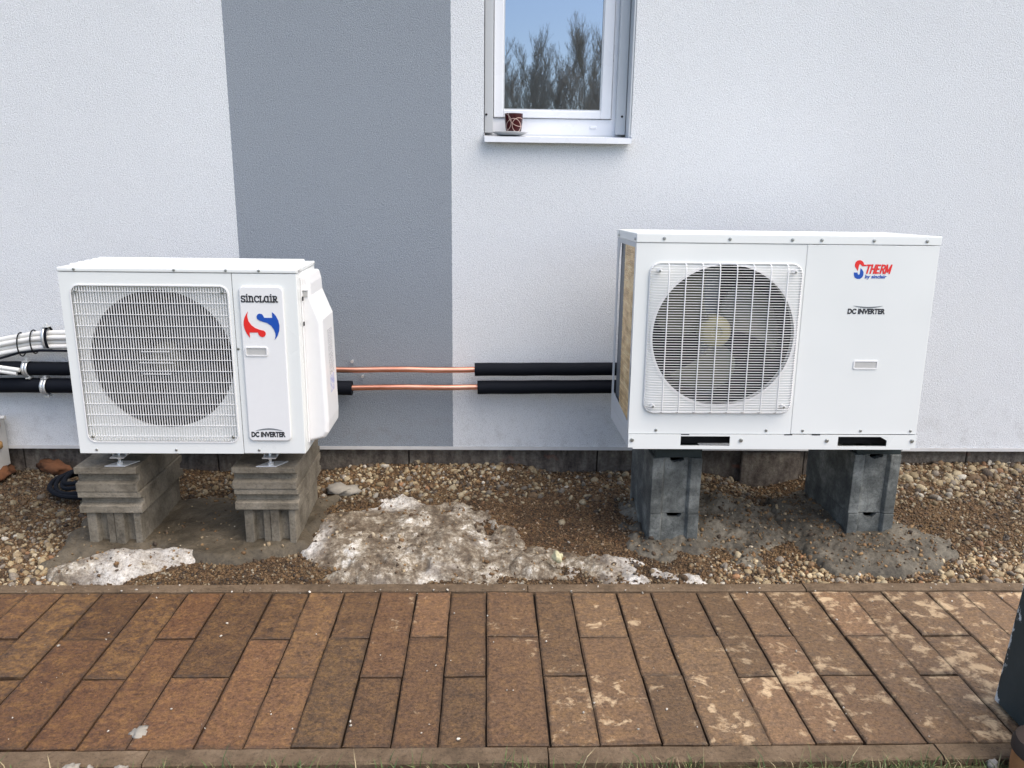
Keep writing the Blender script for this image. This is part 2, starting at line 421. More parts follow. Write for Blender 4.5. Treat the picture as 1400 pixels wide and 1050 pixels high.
def rrect(x0, x1, z0, z1, r, n=8):
    p = []
    for cx, cz, a0 in ((x1 - r, z1 - r, 0), (x0 + r, z1 - r, 90), (x0 + r, z0 + r, 180), (x1 - r, z0 + r, 270)):
        for k in range(n + 1):
            a = R_(a0 + 90 * k / n); p.append((cx + r * math.cos(a), cz + r * math.sin(a)))
    return p
def circle(cx, cz, r, n=96): return [(cx + r * math.cos(2 * math.pi * k / n), cz + r * math.sin(2 * math.pi * k / n)) for k in range(n)]
def plate_hole(mb, x0, x1, z0, z1, loop, c, yf, th, lip=None):
    """flat plate (front at y=yf, thickness th) with a hole of star-shaped outline `loop` about c"""
    la = sorted((math.atan2(z - c[1], x - c[0]), math.hypot(x - c[0], z - c[1])) for x, z in loop)
    A = [a for a, _ in la]; D = [d for _, d in la]
    def rin(a): return float(np.interp(a, A, D, period=2 * math.pi))
    corners = [math.atan2(z - c[1], x - c[0]) for x in (x0, x1) for z in (z0, z1)]
    angs = sorted(set(A + corners)); n = len(angs); V = []
    for a in angs:
        ca, sa = math.cos(a), math.sin(a)
        t = min(((x1 - c[0]) / ca if ca > 1e-9 else 1e9), ((x0 - c[0]) / ca if ca < -1e-9 else 1e9),
                ((z1 - c[1]) / sa if sa > 1e-9 else 1e9), ((z0 - c[1]) / sa if sa < -1e-9 else 1e9))
        r = rin(a)
        V.append(((c[0] + r * ca, c[1] + r * sa), (c[0] + t * ca, c[1] + t * sa)))
    dl = lip if lip is not None else th
    v = [(i[0], yf, i[1]) for i, _ in V] + [(o[0], yf, o[1]) for _, o in V] + [(i[0], yf + dl, i[1]) for i, _ in V] + [(o[0], yf + th, o[1]) for _, o in V]
    f = []
    for k in range(n):
        j = (k + 1) % n
        f += [(k, j, n + j, n + k), (k, 2 * n + k, 2 * n + j, j), (n + k, n + j, 3 * n + j, 3 * n + k)]
    return mb.add(v, f)
def ring_strip(mb, loop, y0, y1, w, c):
    """raised frame following loop, width w outward, from y0 (front) to y1"""
    n = len(loop); out = []
    for i in range(n):
        a = Vector(loop[i - 1]); b = Vector(loop[(i + 1) % n]); t = (b - a).normalized(); nn = Vector((t.y, -t.x))
        p = Vector(loop[i]); 
        if nn.dot(p - Vector(c)) < 0: nn = -nn
        out.append(p + nn * w)
    v = [(p[0], y0, p[1]) for p in loop] + [(p.x, y0, p.y) for p in out] + [(p[0], y1, p[1]) for p in loop] + [(p.x, y1, p.y) for p in out]
    f = []
    for k in range(n):
        j = (k + 1) % n
        f += [(k, j, n + j, n + k), (k, 2 * n + k, 2 * n + j, j), (n + k, n + j, 3 * n + j, 3 * n + k), (2 * n + k, 3 * n + k, 3 * n + j, 2 * n + j)]
    return mb.add(v, f)
def screw(parent, x, y, z, r=.006, axis='Y', sgn=-1, mat='screw', name='screw'):
    m = MB()
    pr = [(r, 0), (r, sgn * r * .35), (r * .75, sgn * r * .65), (r * .25, sgn * r * .72)]
    m.lathe(pr, (x, y, z), axis, 10)
    return m.build(name, mat, parent, smooth=True)
def text_mesh(name, body, x0, x1, z0, z1, y, mat, parent, shear=0., bold=0., space=1.):
    cu = bpy.data.curves.new(name, 'FONT'); cu.body = body; cu.size = 1; cu.shear = shear; cu.offset = bold; cu.space_character = space
    cu.resolution_u = 4
    tmp = bpy.data.objects.new(name + '_tmp', cu); COL.objects.link(tmp)
    dg = bpy.context.evaluated_depsgraph_get(); dg.update()
    me = bpy.data.meshes.new_from_object(tmp.evaluated_get(dg))
    bpy.data.objects.remove(tmp); bpy.data.curves.remove(cu)
    n = len(me.vertices); co = np.empty(n * 3); me.vertices.foreach_get('co', co); co = co.reshape(-1, 3)
    mn, mx = co.min(0), co.max(0); out = np.empty_like(co)
    out[:, 0] = x0 + (co[:, 0] - mn[0]) / (mx[0] - mn[0]) * (x1 - x0)
    out[:, 2] = z0 + (co[:, 1] - mn[1]) / (mx[1] - mn[1]) * (z1 - z0); out[:, 1] = y
    me.vertices.foreach_set('co', out.ravel()); me.materials.clear(); me.name = name; me.update()
    return finish(name, me, mat, parent)
def poly_face(name, polys, y, mat, parent, th=.0006):
    m = MB()
    for p in polys: m.prism(p, y, y + th, 'XZ')
    return m.build(name, mat, parent)
def strokes(name, lines, w, y, mat, parent, ext=.35):
    m = MB(); k = 0
    for ln in lines:
        for (a, b) in zip(ln[:-1], ln[1:]):
            a = Vector(a); b = Vector(b); t = (b - a); L = t.length
            if L < 1e-9: continue
            t /= L; nn = Vector((-t.y, t.x)) * w / 2; a2 = a - t * w * ext; b2 = b + t * w * ext; yy = y - k * 1.5e-5; k += 1
            m.add([(p.x, yy, p.y) for p in (a2 + nn, b2 + nn, b2 - nn, a2 - nn)], [(0, 1, 2, 3)])
    return m.build(name, mat, parent)

# ================================================================== SETTING
# ------------------------------------------------------------------ ground: one sheet, lawn level in front, lower under path and bed
m = MB()
xs = [-300, -40, -8, 8, 40, 300]; ys = [-300, -40, -6, 1.85, 1.90, 8, 40, 300]
vv = [(x, y, -.006 if y < 1.88 else -.22) for y in ys for x in xs]
m.add(vv, [(j * 6 + i, j * 6 + i + 1, (j + 1) * 6 + i + 1, (j + 1) * 6 + i) for j in range(7) for i in range(5)])
struct(m.build('ground', 'lawn'))

# ------------------------------------------------------------------ terrain of the planting bed along the wall
def T(x, y):
    t = (y - 2.865) / 1.15
    h = -.014 + .052 * np.clip(t, 0, 1)
    h = h + .020 * fbm(np.asarray(x) * 2.2, np.asarray(y) * 2.2, 4) + .006 * fbm(np.asarray(x) * 16, np.asarray(y) * 16, 3)
    h = h + .045 * boxm(x, y, 1.85, 4.5, 3.80, 4.3, .12)            # pebbles heaped at the wall on the right
    h = h + .035 * boxm(x, y, -.75, .25, 3.85, 4.3, .12)
    h = h - .085 * np.exp(-((x - 1.45) / .22) ** 2 - ((y - 3.95) / .22) ** 2)
    h = h * sstep(2.86, 2.95, y) + (-.012) * (1 - sstep(2.86, 2.95, y))
    return h
x = np.arange(-3.6, 3.9, .0125); y = np.concatenate([np.arange(2.862, 4.08, .0125)])
X, Y = np.meshgrid(x, y); Zt = T(X, Y)
def grid_mesh(name, X, Y, Z, keep=None):
    ny, nx = X.shape
    idx = np.arange(ny * nx).reshape(ny, nx)
    q = np.stack([idx[:-1, :-1], idx[:-1, 1:], idx[1:, 1:], idx[1:, :-1]], -1).reshape(-1, 4)
    co = np.stack([X, Y, Z], -1).reshape(-1, 3)
    if keep is not None:
        kq = keep.ravel()[q].any(1); q = q[kq]
        used = np.unique(q); remap = -np.ones(ny * nx, int); remap[used] = np.arange(len(used)); q = remap[q]; co = co[used]
    else: used = np.arange(ny * nx)
    me = bpy.data.meshes.new(name); me.vertices.add(len(co)); me.vertices.foreach_set('co', co.ravel())
    me.loops.add(q.size); me.loops.foreach_set('vertex_index', q.ravel().astype(np.int32))
    me.polygons.add(len(q)); me.polygons.foreach_set('loop_start', np.arange(0, q.size, 4, dtype=np.int32))
    me.update(calc_edges=True); me.validate()
    return me, used
me, _ = grid_mesh('gravel_bed', X, Y, Zt)
struct(finish('gravel_bed', me, 'soil', smooth='all'))

# ------------------------------------------------------------------ path: pavers and kerb stones on a sand bed
random.seed(3)
path = struct(MB().box(-4.4, 4.4, 1.872, 2.86, -.20, -.020).build('path', 'joint'))
JX = [-1.735, -1.600, -1.456, -1.275, -1.137, -.998, -.813, -.677, -.543, -.403, -.266, -.134, .001, .184, .325, .501, .634, .814, .942, 1.083, 1.263, 1.413, 1.54, 1.719, 1.853, 1.986]
k = 0
while JX[0] > -3.4: JX.insert(0, JX[0] - (.18 if k % 3 == 0 else .138)); k += 1
nleft = k
while JX[-1] < 3.4: JX.append(JX[-1] + (.18 if k % 3 == 1 else .138)); k += 1
def paver(x0, x1, y0, y1):
    g = .0034; j = lambda s=.0018: random.uniform(-s, s)
    m = MB(); zt = .0 + random.uniform(-.003, .0025); tx, ty = j(.004), j(.004)
    x0 += g * .68 + j(.0012); x1 -= g * .68 + j(.0012); y0 += g + j(); y1 -= g + j()
    v = []
    nx, ny = 6, 8
    top = []
    for b in range(ny + 1):
        for a in range(nx + 1):
            u, w = a / nx, b / ny
            px = x0 + (x1 - x0) * u; py = y0 + (y1 - y0) * w
            ex = min(u, 1 - u) * (x1 - x0); ey = min(w, 1 - w) * (y1 - y0)
            edge = (ex < 1e-6) or (ey < 1e-6)
            if a in (0, nx): px += j(.0014)
            if b in (0, ny): py += j(.0014)
            z = zt + tx * (u - .5) + ty * (w - .5) + .0022 * float(vnoise(px * 28, py * 28)) - (.0022 + abs(j(.001)) if edge else 0)
            top.append((px, py, z))
    # first inner loop stays close to the rim so the arris reads as a small chamfer
    for b in range(ny + 1):
        for a in range(nx + 1):
            i = b * (nx + 1) + a; px, py, z = top[i]
            if a == 1: px = x0 + .005
            if a == nx - 1: px = x1 - .005
            if b == 1: py = y0 + .005
            if b == ny - 1: py = y1 - .005
            top[i] = (px, py, z)
    f = [(b * (nx + 1) + a, b * (nx + 1) + a + 1, (b + 1) * (nx + 1) + a + 1, (b + 1) * (nx + 1) + a) for b in range(ny) for a in range(nx)]
    rim = [a for a in range(nx + 1)] + [b * (nx + 1) + nx for b in range(1, ny + 1)] + [ny * (nx + 1) + a for a in range(nx - 1, -1, -1)] + [b * (nx + 1) for b in range(ny - 1, 0, -1)]
    n0 = len(top); v = top + [(top[i][0], top[i][1], -.05) for i in rim]
    for q in range(len(rim)):
        r = (q + 1) % len(rim); f.append((rim[q], n0 + q, n0 + r, rim[r]))
    m.add(v, f); o = m.build('paver', 'paver', path); return o
i0 = JX.index(-1.735)
for i in range(len(JX) - 1):
    short_back = ((i - i0) % 2 == 0)
    ym = (2.490 if short_back else 2.265) + random.uniform(-.004, .004)
    yb = 2.806 + random.uniform(-.003, .001); yf = 1.934 + random.uniform(-.002, .005)
    paver(JX[i], JX[i + 1], ym, yb); paver(JX[i], JX[i + 1], yf, ym)
def kerb_stone(x0, x1, y0, y1, zt):
    m = MB(); n = 24; pr = [(y0, -.15), (y0, zt - .006), (y0 + .006, zt), (y1 - .006, zt), (y1, zt - .006), (y1, -.15)]
    v = []; 
    for a in range(n + 1):
        xx = x0 + (x1 - x0) * a / n
        for q, (yy, zz) in enumerate(pr):
            jz = .0022 * float(vnoise(xx * 20 + q * 3, q * 7.)) if 0 < q < 5 else 0; jy = .0022 * float(vnoise(xx * 33 + 50, q * 5.)) if zz > -.1 else 0
            v.append((xx, yy + jy, zz + jz))
    f = [(a * 6 + q, a * 6 + q + 1, (a + 1) * 6 + q + 1, (a + 1) * 6 + q) for a in range(n) for q in range(5)]
    f += [tuple(range(6)), tuple(n * 6 + q for q in range(5, -1, -1))]
    m.add(v, f); return m.build('kerb_stone', 'kerb', path)
for q in range(-3, 3): kerb_stone(q * 1.1 + .176, q * 1.1 + 1.272, 1.868, 1.930, .004 + .002 * (q % 2))
for q in range(-3, 4): kerb_stone(q * 1.09 + .163, q * 1.09 + 1.249, 2.811, 2.864, .003 + .002 * (q % 2))

# ------------------------------------------------------------------ house wall with window
house = thing('house', (0, 4, 0), 'house wall of rough light grey render with a dark grey painted stripe', 'house')
WX0, WX1, WZ0, WZ1 = -.024, .678, 1.722, 2.95
m = MB(); y0, y1 = 4.0, 4.42
Vx = [-5.2, WX0, WX1, 6.2]; Vz = [.176, WZ0, WZ1, 3.6]
for a in range(3):
    for b in range(3):
        if a == 1 and b == 1: continue
        m.add([(Vx[a], y0, Vz[b]), (Vx[a + 1], y0, Vz[b]), (Vx[a + 1], y0, Vz[b + 1]), (Vx[a], y0, Vz[b + 1])], [(0, 1, 2, 3)])
m.add([(-5.2, y0, .176), (6.2, y0, .176), (6.2, y1, .176), (-5.2, y1, .176)], [(0, 1, 2, 3)])
m.add([(-5.2, y0, 3.6), (6.2, y0, 3.6), (6.2, y1, 3.6), (-5.2, y1, 3.6)], [(0, 3, 2, 1)])
m.add([(-5.2, y0, .176), (-5.2, y1, .176), (-5.2, y1, 3.6), (-5.2, y0, 3.6)], [(0, 1, 2, 3)])
m.add([(6.2, y0, .176), (6.2, y1, .176), (6.2, y1, 3.6), (6.2, y0, 3.6)], [(3, 2, 1, 0)])
m.add([(-5.2, y1, .176), (6.2, y1, .176), (6.2, y1, 3.6), (-5.2, y1, 3.6)], [(3, 2, 1, 0)])
m.build('wall', 'stucco', house)
MB().box(-5.2, 6.2, 3.991, 4.05, .166, .1755).box(-5.2, 6.2, 3.991, 3.9945, .1755, .183).build('base_trim', 'trim', house)
fx = [-5.2, -4.413, -3.413, -2.413, -1.413, -.413, .587, 1.14, 1.70, 2.587, 3.45, 4.3, 5.2, 6.2]
for a, b in zip(fx[:-1], fx[1:]):
    MB().box(a + .003, b - .003, 4.036 + random.uniform(-.004, .004), 4.4, -.22, .164).build('foundation_block', 'found', house, bevel=.004)
MB().box(1.352, 1.668, 4.004, 4.03, -.055, .155).build('foundation_pad', 'found', house, bevel=.006)['label'] = 'rough concrete lump sticking out below the wall'
MB().box(-5.2, 6.2, 4.405, 4.419, -.22, .17).build('foundation_core', 'found', house)

# window: rails of the shutter, frame, sash, pane, sill
YW = 4.15
m = MB()
m.box(WX0, .655, YW, YW + .07, WZ0, 1.829).box(WX0, .020, YW, YW + .07, 1.829, WZ1).box(.602, .655, YW, YW + .07, 1.829, WZ1)
win = m.build('window', 'pvc', house, bevel=.002)
MB().box(.655, WX1 - .0005, YW + .004, YW + .07, WZ0, WZ1).build('jamb_filler', 'alu', win)
m = MB(); yS = YW - .012
m.box(.0225, .069, yS, YW + .05, 1.8315, WZ1 - .002).box(.549, .5995, yS, YW + .05, 1.8315, WZ1 - .002).box(.069, .549, yS, YW + .05, 1.8315, 1.868)
m.build('sash', 'pvc', win, bevel=.004)
m = MB(); yb = yS + .006
m.box(.0692, .0745, yb, yb + .02, 1.868, WZ1 - .003).box(.5435, .5488, yb, yb + .02, 1.868, WZ1 - .003).box(.0745, .5435, yb, yb + .02, 1.8682, 1.8735)
m.build('glazing_bead', 'alu', win)
MB().box(.072, .546, yb + .012, yb + .018, 1.871, WZ1 - .003).build('pane', 'pane', win)
for a, b in ((-.0225, .0195), (.621, .667)):
    MB().box(a, b, YW - .045, YW - .001, 1.757, WZ1 - .001).build('guide_rail', 'alu', win, bevel=.003)
    cx = a + .010 if a < 0 else b - .019
    screw(win, cx, YW - .0455, 1.842, .0055, mat='hole', name='screw_hole')
MB().box(.6685, WX1 - .0008, 4.004, YW - .046, WZ0 + .012, WZ1 - .001).build('reveal_strip', 'alu', win)
m = MB(); m.box(.498, .530, YW - .006, YW - .0005, 1.786, 1.799); m.build('drain_cap', 'pvc', win, bevel=.002)
MB().box(.02, .61, YW - .018, YW - .0005, 1.735, 1.7545).build('sill_strip', 'alu', win, bevel=.001)
# sloping metal sill with folded nose and end caps
m = MB(); m.prism([(YW - .0008, 1.748), (3.955, 1.7335), (3.953, 1.7335), (3.953, 1.7085), (3.957, 1.7085), (3.957, 1.7285), (YW - .0008, 1.7435)], WX0 + .0035, WX1 - .0035, 'YZ')
m.build('sill', 'pvc', win)
for a, b in ((WX0 + .0008, WX0 + .0032), (WX1 - .0032, WX1 - .0010)):
    MB().prism([(4.02, 1.752), (3.955, 1.740), (3.9545, 1.716), (3.965, 1.716), (4.02, 1.735)], a, b, 'YZ').build('sill_end_cap', 'alu', win)

mug = thing('mug', (.119, 4.06, 1.752), 'small dark red mug with pale circle pattern on the window sill', 'mug')
MB().lathe([(.030, 0), (.0355, .003), (.040, .03), (.043, .06), (.0445, .090), (.0415, .090), (.039, .055), (.033, .008), (.002, .007)], (.119, 4.062, 1.7545), 'Z', 32).build('cup', 'mug', mug, smooth=True)
MB().lathe([(.028, 0), (.030, .0028)], (.119, 4.062, 1.7518), 'Z', 24).build('foot_ring', 'clay', mug, smooth=True)
sc = MB().lathe([(.056, 0), (.060, .002), (.086, .0135), (.088, .0142), (.086, .0155), (.058, .0075), (.01, .007)], (.101, 4.052, 1.7435), 'Z', 40).build('saucer', 'saucer', smooth=True)
tag(sc, 'pale grey saucer under the red mug on the window sill', 'saucer')

# ================================================================== OUTDOOR UNITS
def fan(parent, cx, cz, yc, rh, rt, nb, a0, sweep, mblade, mhub, pitch=.075):
    fo = MB().lathe([(rh * 1.0, .035), (rh * 1.0, -.012), (rh * .92, -.030), (rh * .70, -.040), (rh * .35, -.043), (rh * .30, -.036), (.004, -.036)], (cx, yc, cz), 'Y', 40).build('fan', mhub, parent, smooth=True)
    for b in range(nb):
        v = []; f = []; nr, na = 9, 12
        for i in range(nr):
            s = i / (nr - 1); r = rh * .96 + (rt - rh * .96) * s
            for j in range(na):
                t = j / (na - 1)
                wd = sweep * (.62 + .5 * math.sin(math.pi * min(1, s * .75 + .12)) * .75)
                a = R_(a0 + b * 360 / nb) + wd * (t - .5) - .55 * s * s + .12 * s
                rr = r - (.05 * rt * (2 * t - 1) ** 4 if i == nr - 1 else 0)
                v.append((cx + rr * math.cos(a), yc + (t - .5) * pitch + .012 * math.sin(math.pi * t), cz + rr * math.sin(a)))
        for i in range(nr - 1):
            for j in range(na - 1): f.append((i * na + j, i * na + j + 1, (i + 1) * na + j + 1, (i + 1) * na + j))
        o = MB().add(v, f).build('blade', mblade, fo, smooth='all')
        so = o.modifiers.new('thick', 'SOLIDIFY'); so.thickness = .004; so.offset = 0
    return fo

# ------------------------------------------------------------------ left unit
LX0, LX1, LZ0, LZ1, LY = -1.639, -.737, .449, 1.201, 3.12
LB = 3.45
lu = thing('air_conditioner', (-1.19, 3.28, .376), 'white outdoor air conditioner unit with red and blue emblem on stacked slabs', 'air conditioner', 'outdoor units along the wall')
# front fan panel with rounded window for the grille; service panel; shell
g0, g1, h0, h1 = -1.597, -1.004, .500, 1.127; gc = ((g0 + g1) / 2, (h0 + h1) / 2)
m = MB(); plate_hole(m, LX0, -.9858, LZ0, 1.178, rrect(g0, g1, h0, h1, .030), gc, LY, .03, .056)
m.build('front_panel', 'unitwhite', lu)
m = MB(); ring_strip(m, rrect(g0, g1, h0, h1, .030), LY - .0035, LY + .004, .0045, gc); m.build('grille_surround', 'plastic', lu)
fcx, fcz, fr = -1.297, .824, .281
m = MB(); plate_hole(m, g0 - .004, g1 + .004, h0 - .004, h1 + .004, circle(fcx, fcz, fr), (fcx, fcz), LY + .052, .004, .012); m.build('fan_shroud', 'unitwhite', lu)
m = MB(); n_ = 64
m.add([(fcx + (fr + .003) * math.cos(2 * math.pi * q / n_), yy, fcz + (fr + .003) * math.sin(2 * math.pi * q / n_)) for yy in (LY + .066, LB - .03) for q in range(n_)], [(q, (q + 1) % n_, n_ + (q + 1) % n_, n_ + q) for q in range(n_)]); m.build('shade_tunnel', 'dark', lu, smooth='all')  # added sleeve, its near black colour gives the fan opening its shade
m = MB().box(-.9842, LX1, LY, LY + .03, LZ0, 1.178); m.build('service_panel', 'unitwhite', lu, bevel=.003)
m = MB().box(LX0, LX0 + .003, LY + .0305, LB, LZ0, 1.178); m.build('side_panel', 'unitwhite', lu)
m = MB().box(LX1 - .003, LX1, LY + .0305, LB, LZ0, 1.178); m.build('side_panel', 'unitwhite', lu)
m = MB().box(LX0 + .004, LX1 - .004, LY + .031, LB - .002, LZ0, LZ0 + .004); m.build('bottom_pan', 'unitwhite', lu)
m = MB().box(LX0 + .004, LX1 - .004, LB - .02, LB - .001, LZ0 + .005, 1.177); m.build('coil', 'dark', lu)
m = MB().box(-.972, -.968, LY + .035, LB - .03, LZ0 + .006, 1.175); m.build('partition', 'dark', lu)
m = MB().box(LX0 - .003, LX1 + .003, LY - .003, LB + .004, 1.1795, 1.1955)
for q in range(5):
    yq = LY + .035 + q * .058; m.box(LX0 + .03, LX1 - .03, yq, yq + .026, 1.1950, 1.2070)
lid = m.build('lid', 'unitwhite', lu, bevel=.004)
for xq in (-1.575, -1.199, -1.003, -.878): screw(lid, xq, LY - .003, 1.1895, .0055)
screw(lid, LX1 + .003, LY + .03, 1.189, .005, 'X', 1); screw(lid, LX1 + .003, LB - .02, 1.189, .005, 'X', 1)
for xq, zq in ((-1.572, .464), (-1.255, .464), (-.923, .464), (-.9775, .883)): screw(lu, xq, LY, zq, .0055)
# grille of fine vertical bars and thinner cross bars
m = MB(); nb = 57
for q in range(nb):
    xq = g0 + .010 + (g1 - g0 - .020) * q / (nb - 1); m.box(xq - .0015, xq + .0015, LY + .001, LY + .0042, h0 + .004, h1 - .004)
gr = m.build('grille', 'plastic', lu); gr['kind'] = 'stuff'
m = MB()
for q in range(14):
    zq = h0 + .022 + (h1 - h0 - .044) * q / 13; m.box(g0 + .003, g1 - .003, LY - .0022, LY + .0009, zq - .0009, zq + .0009)
for zq, hw in ((fcz + .045, .055), (fcz, .067), (fcz - .045, .055)): m.box(fcx - .003 - hw, fcx - .003 + hw, LY - .0021, LY + .0008, zq - .0011, zq + .0011)
gb = m.build('cross_bars', 'plastic', lu); gb['kind'] = 'stuff'
for xq, zq in ((g0 + .018, h1 - .022), (g1 - .018, h1 - .022), (g0 + .018, h0 + .020), (g1 - .018, h0 + .020)): screw(lu, xq, LY - .0024, zq, .007)
fan(lu, fcx, fcz, LY + .115, .062, .262, 3, 70, 1.5, 'fandark', 'fanhub')
# raised name plate with lettering
m = MB().prism(rrect(-.9585, -.789, .506, 1.131, .020), LY - .010, LY - .0002, 'XZ'); npl = m.build('name_plate', 'plastic', lu, bevel=.006, seg=3)
YT = LY - .0112
def sinclair_strokes(x0, x1, z0, z1):
    H = z1 - z0; S = H                      # letter shapes in units of letter height
    L = {
     's': (.80, [[(.72, .80), (.66, .97), (.22, .97), (.08, .86), (.10, .62), (.70, .42), (.74, .14), (.58, .03), (.14, .03), (.06, .22)]]),
     'i': (.42, [[(.05, .97), (.24, .97), (.24, .03)], [(.02, .03), (.44, .03)], [(.20, 1.25), (.28, 1.25)]]),
     'n': (.98, [[(.04, .97), (.22, .97), (.22, .03)], [(.06, .03), (.38, .03)], [(.22, .72), (.42, .94), (.64, .94), (.76, .76), (.76, .03)], [(.62, .03), (.94, .03)]]),
     'C': (.90, [[(.84, .70), (.80, .90), (.60, .97), (.34, .97), (.12, .78), (.08, .48), (.14, .20), (.36, .03), (.64, .03), (.86, .16)]]),
     'L': (.76, [[(.04, .97), (.36, .97)], [(.20, .97), (.20, .03), (.72, .03), (.72, .26)], [(.04, .03), (.2, .03)]]),
     'a': (1.0, [[(.78, .97), (.78, .03), (.95, .03)], [(.78, .74), (.62, .95), (.36, .97), (.12, .78), (.08, .46), (.16, .16), (.38, .03), (.62, .06), (.78, .28)]]),
     'R': (.96, [[(.04, .97), (.58, .97), (.76, .86), (.76, .62), (.58, .48), (.24, .48)], [(.22, .97), (.22, .03)], [(.05, .03), (.38, .03)], [(.50, .48), (.74, .03), (.96, .03)]]),
    }
    word = 'sinCLaiR'; wtot = sum(L[c][0] + .13 for c in word); sx = (x1 - x0) / wtot; out = []; u = 0
    for c in word:
        w, ls = L[c]
        for ln in ls: out.append([(x0 + (u + a) * sx, z0 + b * H) for a, b in ln])
        u += w + .13
    return out
strokes('lettering', sinclair_strokes(-.950, -.808, 1.0705, 1.0935), .0050, YT, 'black', npl)
def emb(p): return [(-.9475 + (a - 145) / 670 * .138, .9215 + (970 - b) / 505 * .112) for a, b in p]
red = [(245, 465), (205, 515), (175, 570), (153, 640), (148, 705), (158, 765), (175, 815), (205, 872), (250, 935), (250, 838), (405, 838), (417, 878), (447, 910), (490, 920), (530, 905), (552, 865), (546, 826), (512, 802), (440, 787), (360, 757), (292, 707), (245, 640), (226, 560), (230, 510)]
blu = [(690, 475), (690, 575), (540, 575), (527, 545), (505, 515), (460, 500), (420, 515), (397, 555), (408, 598), (450, 625), (510, 645), (590, 668), (660, 713), (708, 780), (733, 850), (733, 900), (710, 970), (768, 900), (805, 810), (817, 710), (800, 620), (762, 545), (730, 505)]
poly_face('emblem_red', [emb(red)], YT - .0004, 'red', npl); poly_face('emblem_blue', [emb(blu)], YT - .0004, 'blue', npl)
def dc_inverter(x0, x1, z0, z1, y, parent, flip):
    zt = z0 + (z1 - z0) * .62
    text_mesh('lettering', 'DC INVERTER', x0, x1, z0, zt, y, 'black', parent, shear=.04, bold=.05)
    n = 16; up = []; lo = []
    for q in range(n + 1):
        t = q / n; xx = x0 + (x1 - x0) * (.13 + .80 * t); arc = (math.sin(math.pi * t) if not flip else 1 - math.sin(math.pi * t) * .95)
        base = z0 + (z1 - z0) * (.74 + .2 * arc); w = (z1 - z0) * .075 * math.sin(math.pi * t) ** .7 + 1e-5
        up.append((xx, base + w)); lo.append((xx, base - w))
    poly_face('swoosh', [up + lo[::-1]], y - .0005, 'greyprint', parent)
dc_inverter(-.947, -.811, .523, .560, YT, npl, False)
m = MB(); loop = rrect(-.943, -.866, .861, .889, .003, 3); ring_strip(m, loop, YT - .0025, YT + .001, .0045, (-.905, .875)); hd = m.build('handle', 'plastic', npl)
MB().prism([(-.9435, .8615), (-.8655, .8615), (-.8655, .8885), (-.9435, .8885)], YT + .0004, YT + .0008, 'XZ').build('handle_recess', 'boxplastic', hd)
# moulded valve cover on the right side: profile in X-Z, drawn in depth, chamfered rim
def valve_cover():
    xo = LX1 + .0005
    prof = [(xo, 1.165), (xo + .024, 1.166), (xo + .033, 1.130), (xo + .035, 1.085), (xo + .075, .985), (xo + .083, .560), (xo + .080, .512), (xo + .064, .490), (xo, .474)]
    cxx = xo + .03; czz = .82
    y_f, y_b = LY + .070, LB - .012
    v = []; n = len(prof)
    layers = [(y_f, .86), (y_f + .016, 1.0), (y_b - .02, 1.0), (y_b, .93)]
    for yy, s in layers:
        for px, pz in prof:
            qx = xo + (px - xo) * s; qz = czz + (pz - czz) * (.975 + .025 * (s - .86) / .14) if s < 1 else pz
            v.append((qx, yy, qz))
    f = [tuple(range(n)), tuple(3 * n + q for q in range(n - 1, -1, -1))]
    for a in range(3):
        for q in range(n): f.append((a * n + q, a * n + (q + 1) % n, (a + 1) * n + (q + 1) % n, (a + 1) * n + q))
    return MB().add(v, f).build('valve_cover', 'plastic', lu, bevel=.006, seg=3)
vc = valve_cover()
MB().box(LX1 + .0003, LX1 + .006, LY + .055, LY + .0695, .478, 1.158).build('cover_flange', 'plastic', vc, bevel=.002)
for zq in (1.075, .975): MB().box(LX1 + .006, LX1 + .010, LY + .052, LY + .060, zq - .008, zq + .008).build('clip', 'hole', vc)
MB().box(LX1 + .006, LX1 + .024, LY + .0675, LY + .072, 1.080, 1.102).build('finger_grip_shade', 'boxplastic', vc)  # raised box, its grey imitates the shade of a finger recess
MB().prism([(LY + .060, 1.106), (LY + .085, 1.150), (LY + .085, 1.106)], LX1 + .003, LX1 + .028, 'YZ').build('hood', 'plastic', vc, bevel=.003)
def cover_x(z): return LX1 + .0005 + .075 + (.985 - z) / .425 * .008
for z0_, z1_, y0_, y1_, mt in ((.74, .93, LY + .16, LY + .25, 'sticker'), (.665, .735, LY + .16, LY + .24, 'sticker2')):
    m = MB(); m.add([(cover_x(z) + dx, y, z) for dx in (.0006, .0012) for y, z in ((y0_, z0_), (y1_, z0_), (y1_, z1_), (y0_, z1_))], [(0, 1, 2, 3), (4, 7, 6, 5), (0, 4, 5, 1), (1, 5, 6, 2), (2, 6, 7, 3), (3, 7, 4, 0)]); m.build('sticker', mt, vc)
for xq in (-1.508, -.893):
    m = MB(); m.box(xq - .028, xq + .028, LY + .022, LB - .03, .4185, .4225).box(xq - .028, xq - .025, LY + .05, LB - .04, .4225, LZ0 - .0005).box(xq + .025, xq + .028, LY + .05, LB - .04, .4225, LZ0 - .0005)
    ft = m.build('foot', 'zinc', lu)
    m = MB().prism([(xq - .060, LY + .036), (xq + .022, LY + .036), (xq + .058, LY + .10), (xq - .022, LY + .10)], .3772, .3815, 'XY'); m.build('foot_plate', 'zinc', ft, bevel=.001)
    m = MB().lathe([(.006, 0), (.006, .06)], (xq - .004, LY + .055, .3815), 'Z', 10).lathe([(.012, .0), (.012, .011)], (xq - .004, LY + .055, .382), 'Z', 6).lathe([(.012, .0), (.012, .010)], (xq - .004, LY + .055, .4075), 'Z', 6); m.build('bolt', 'zinc', ft)

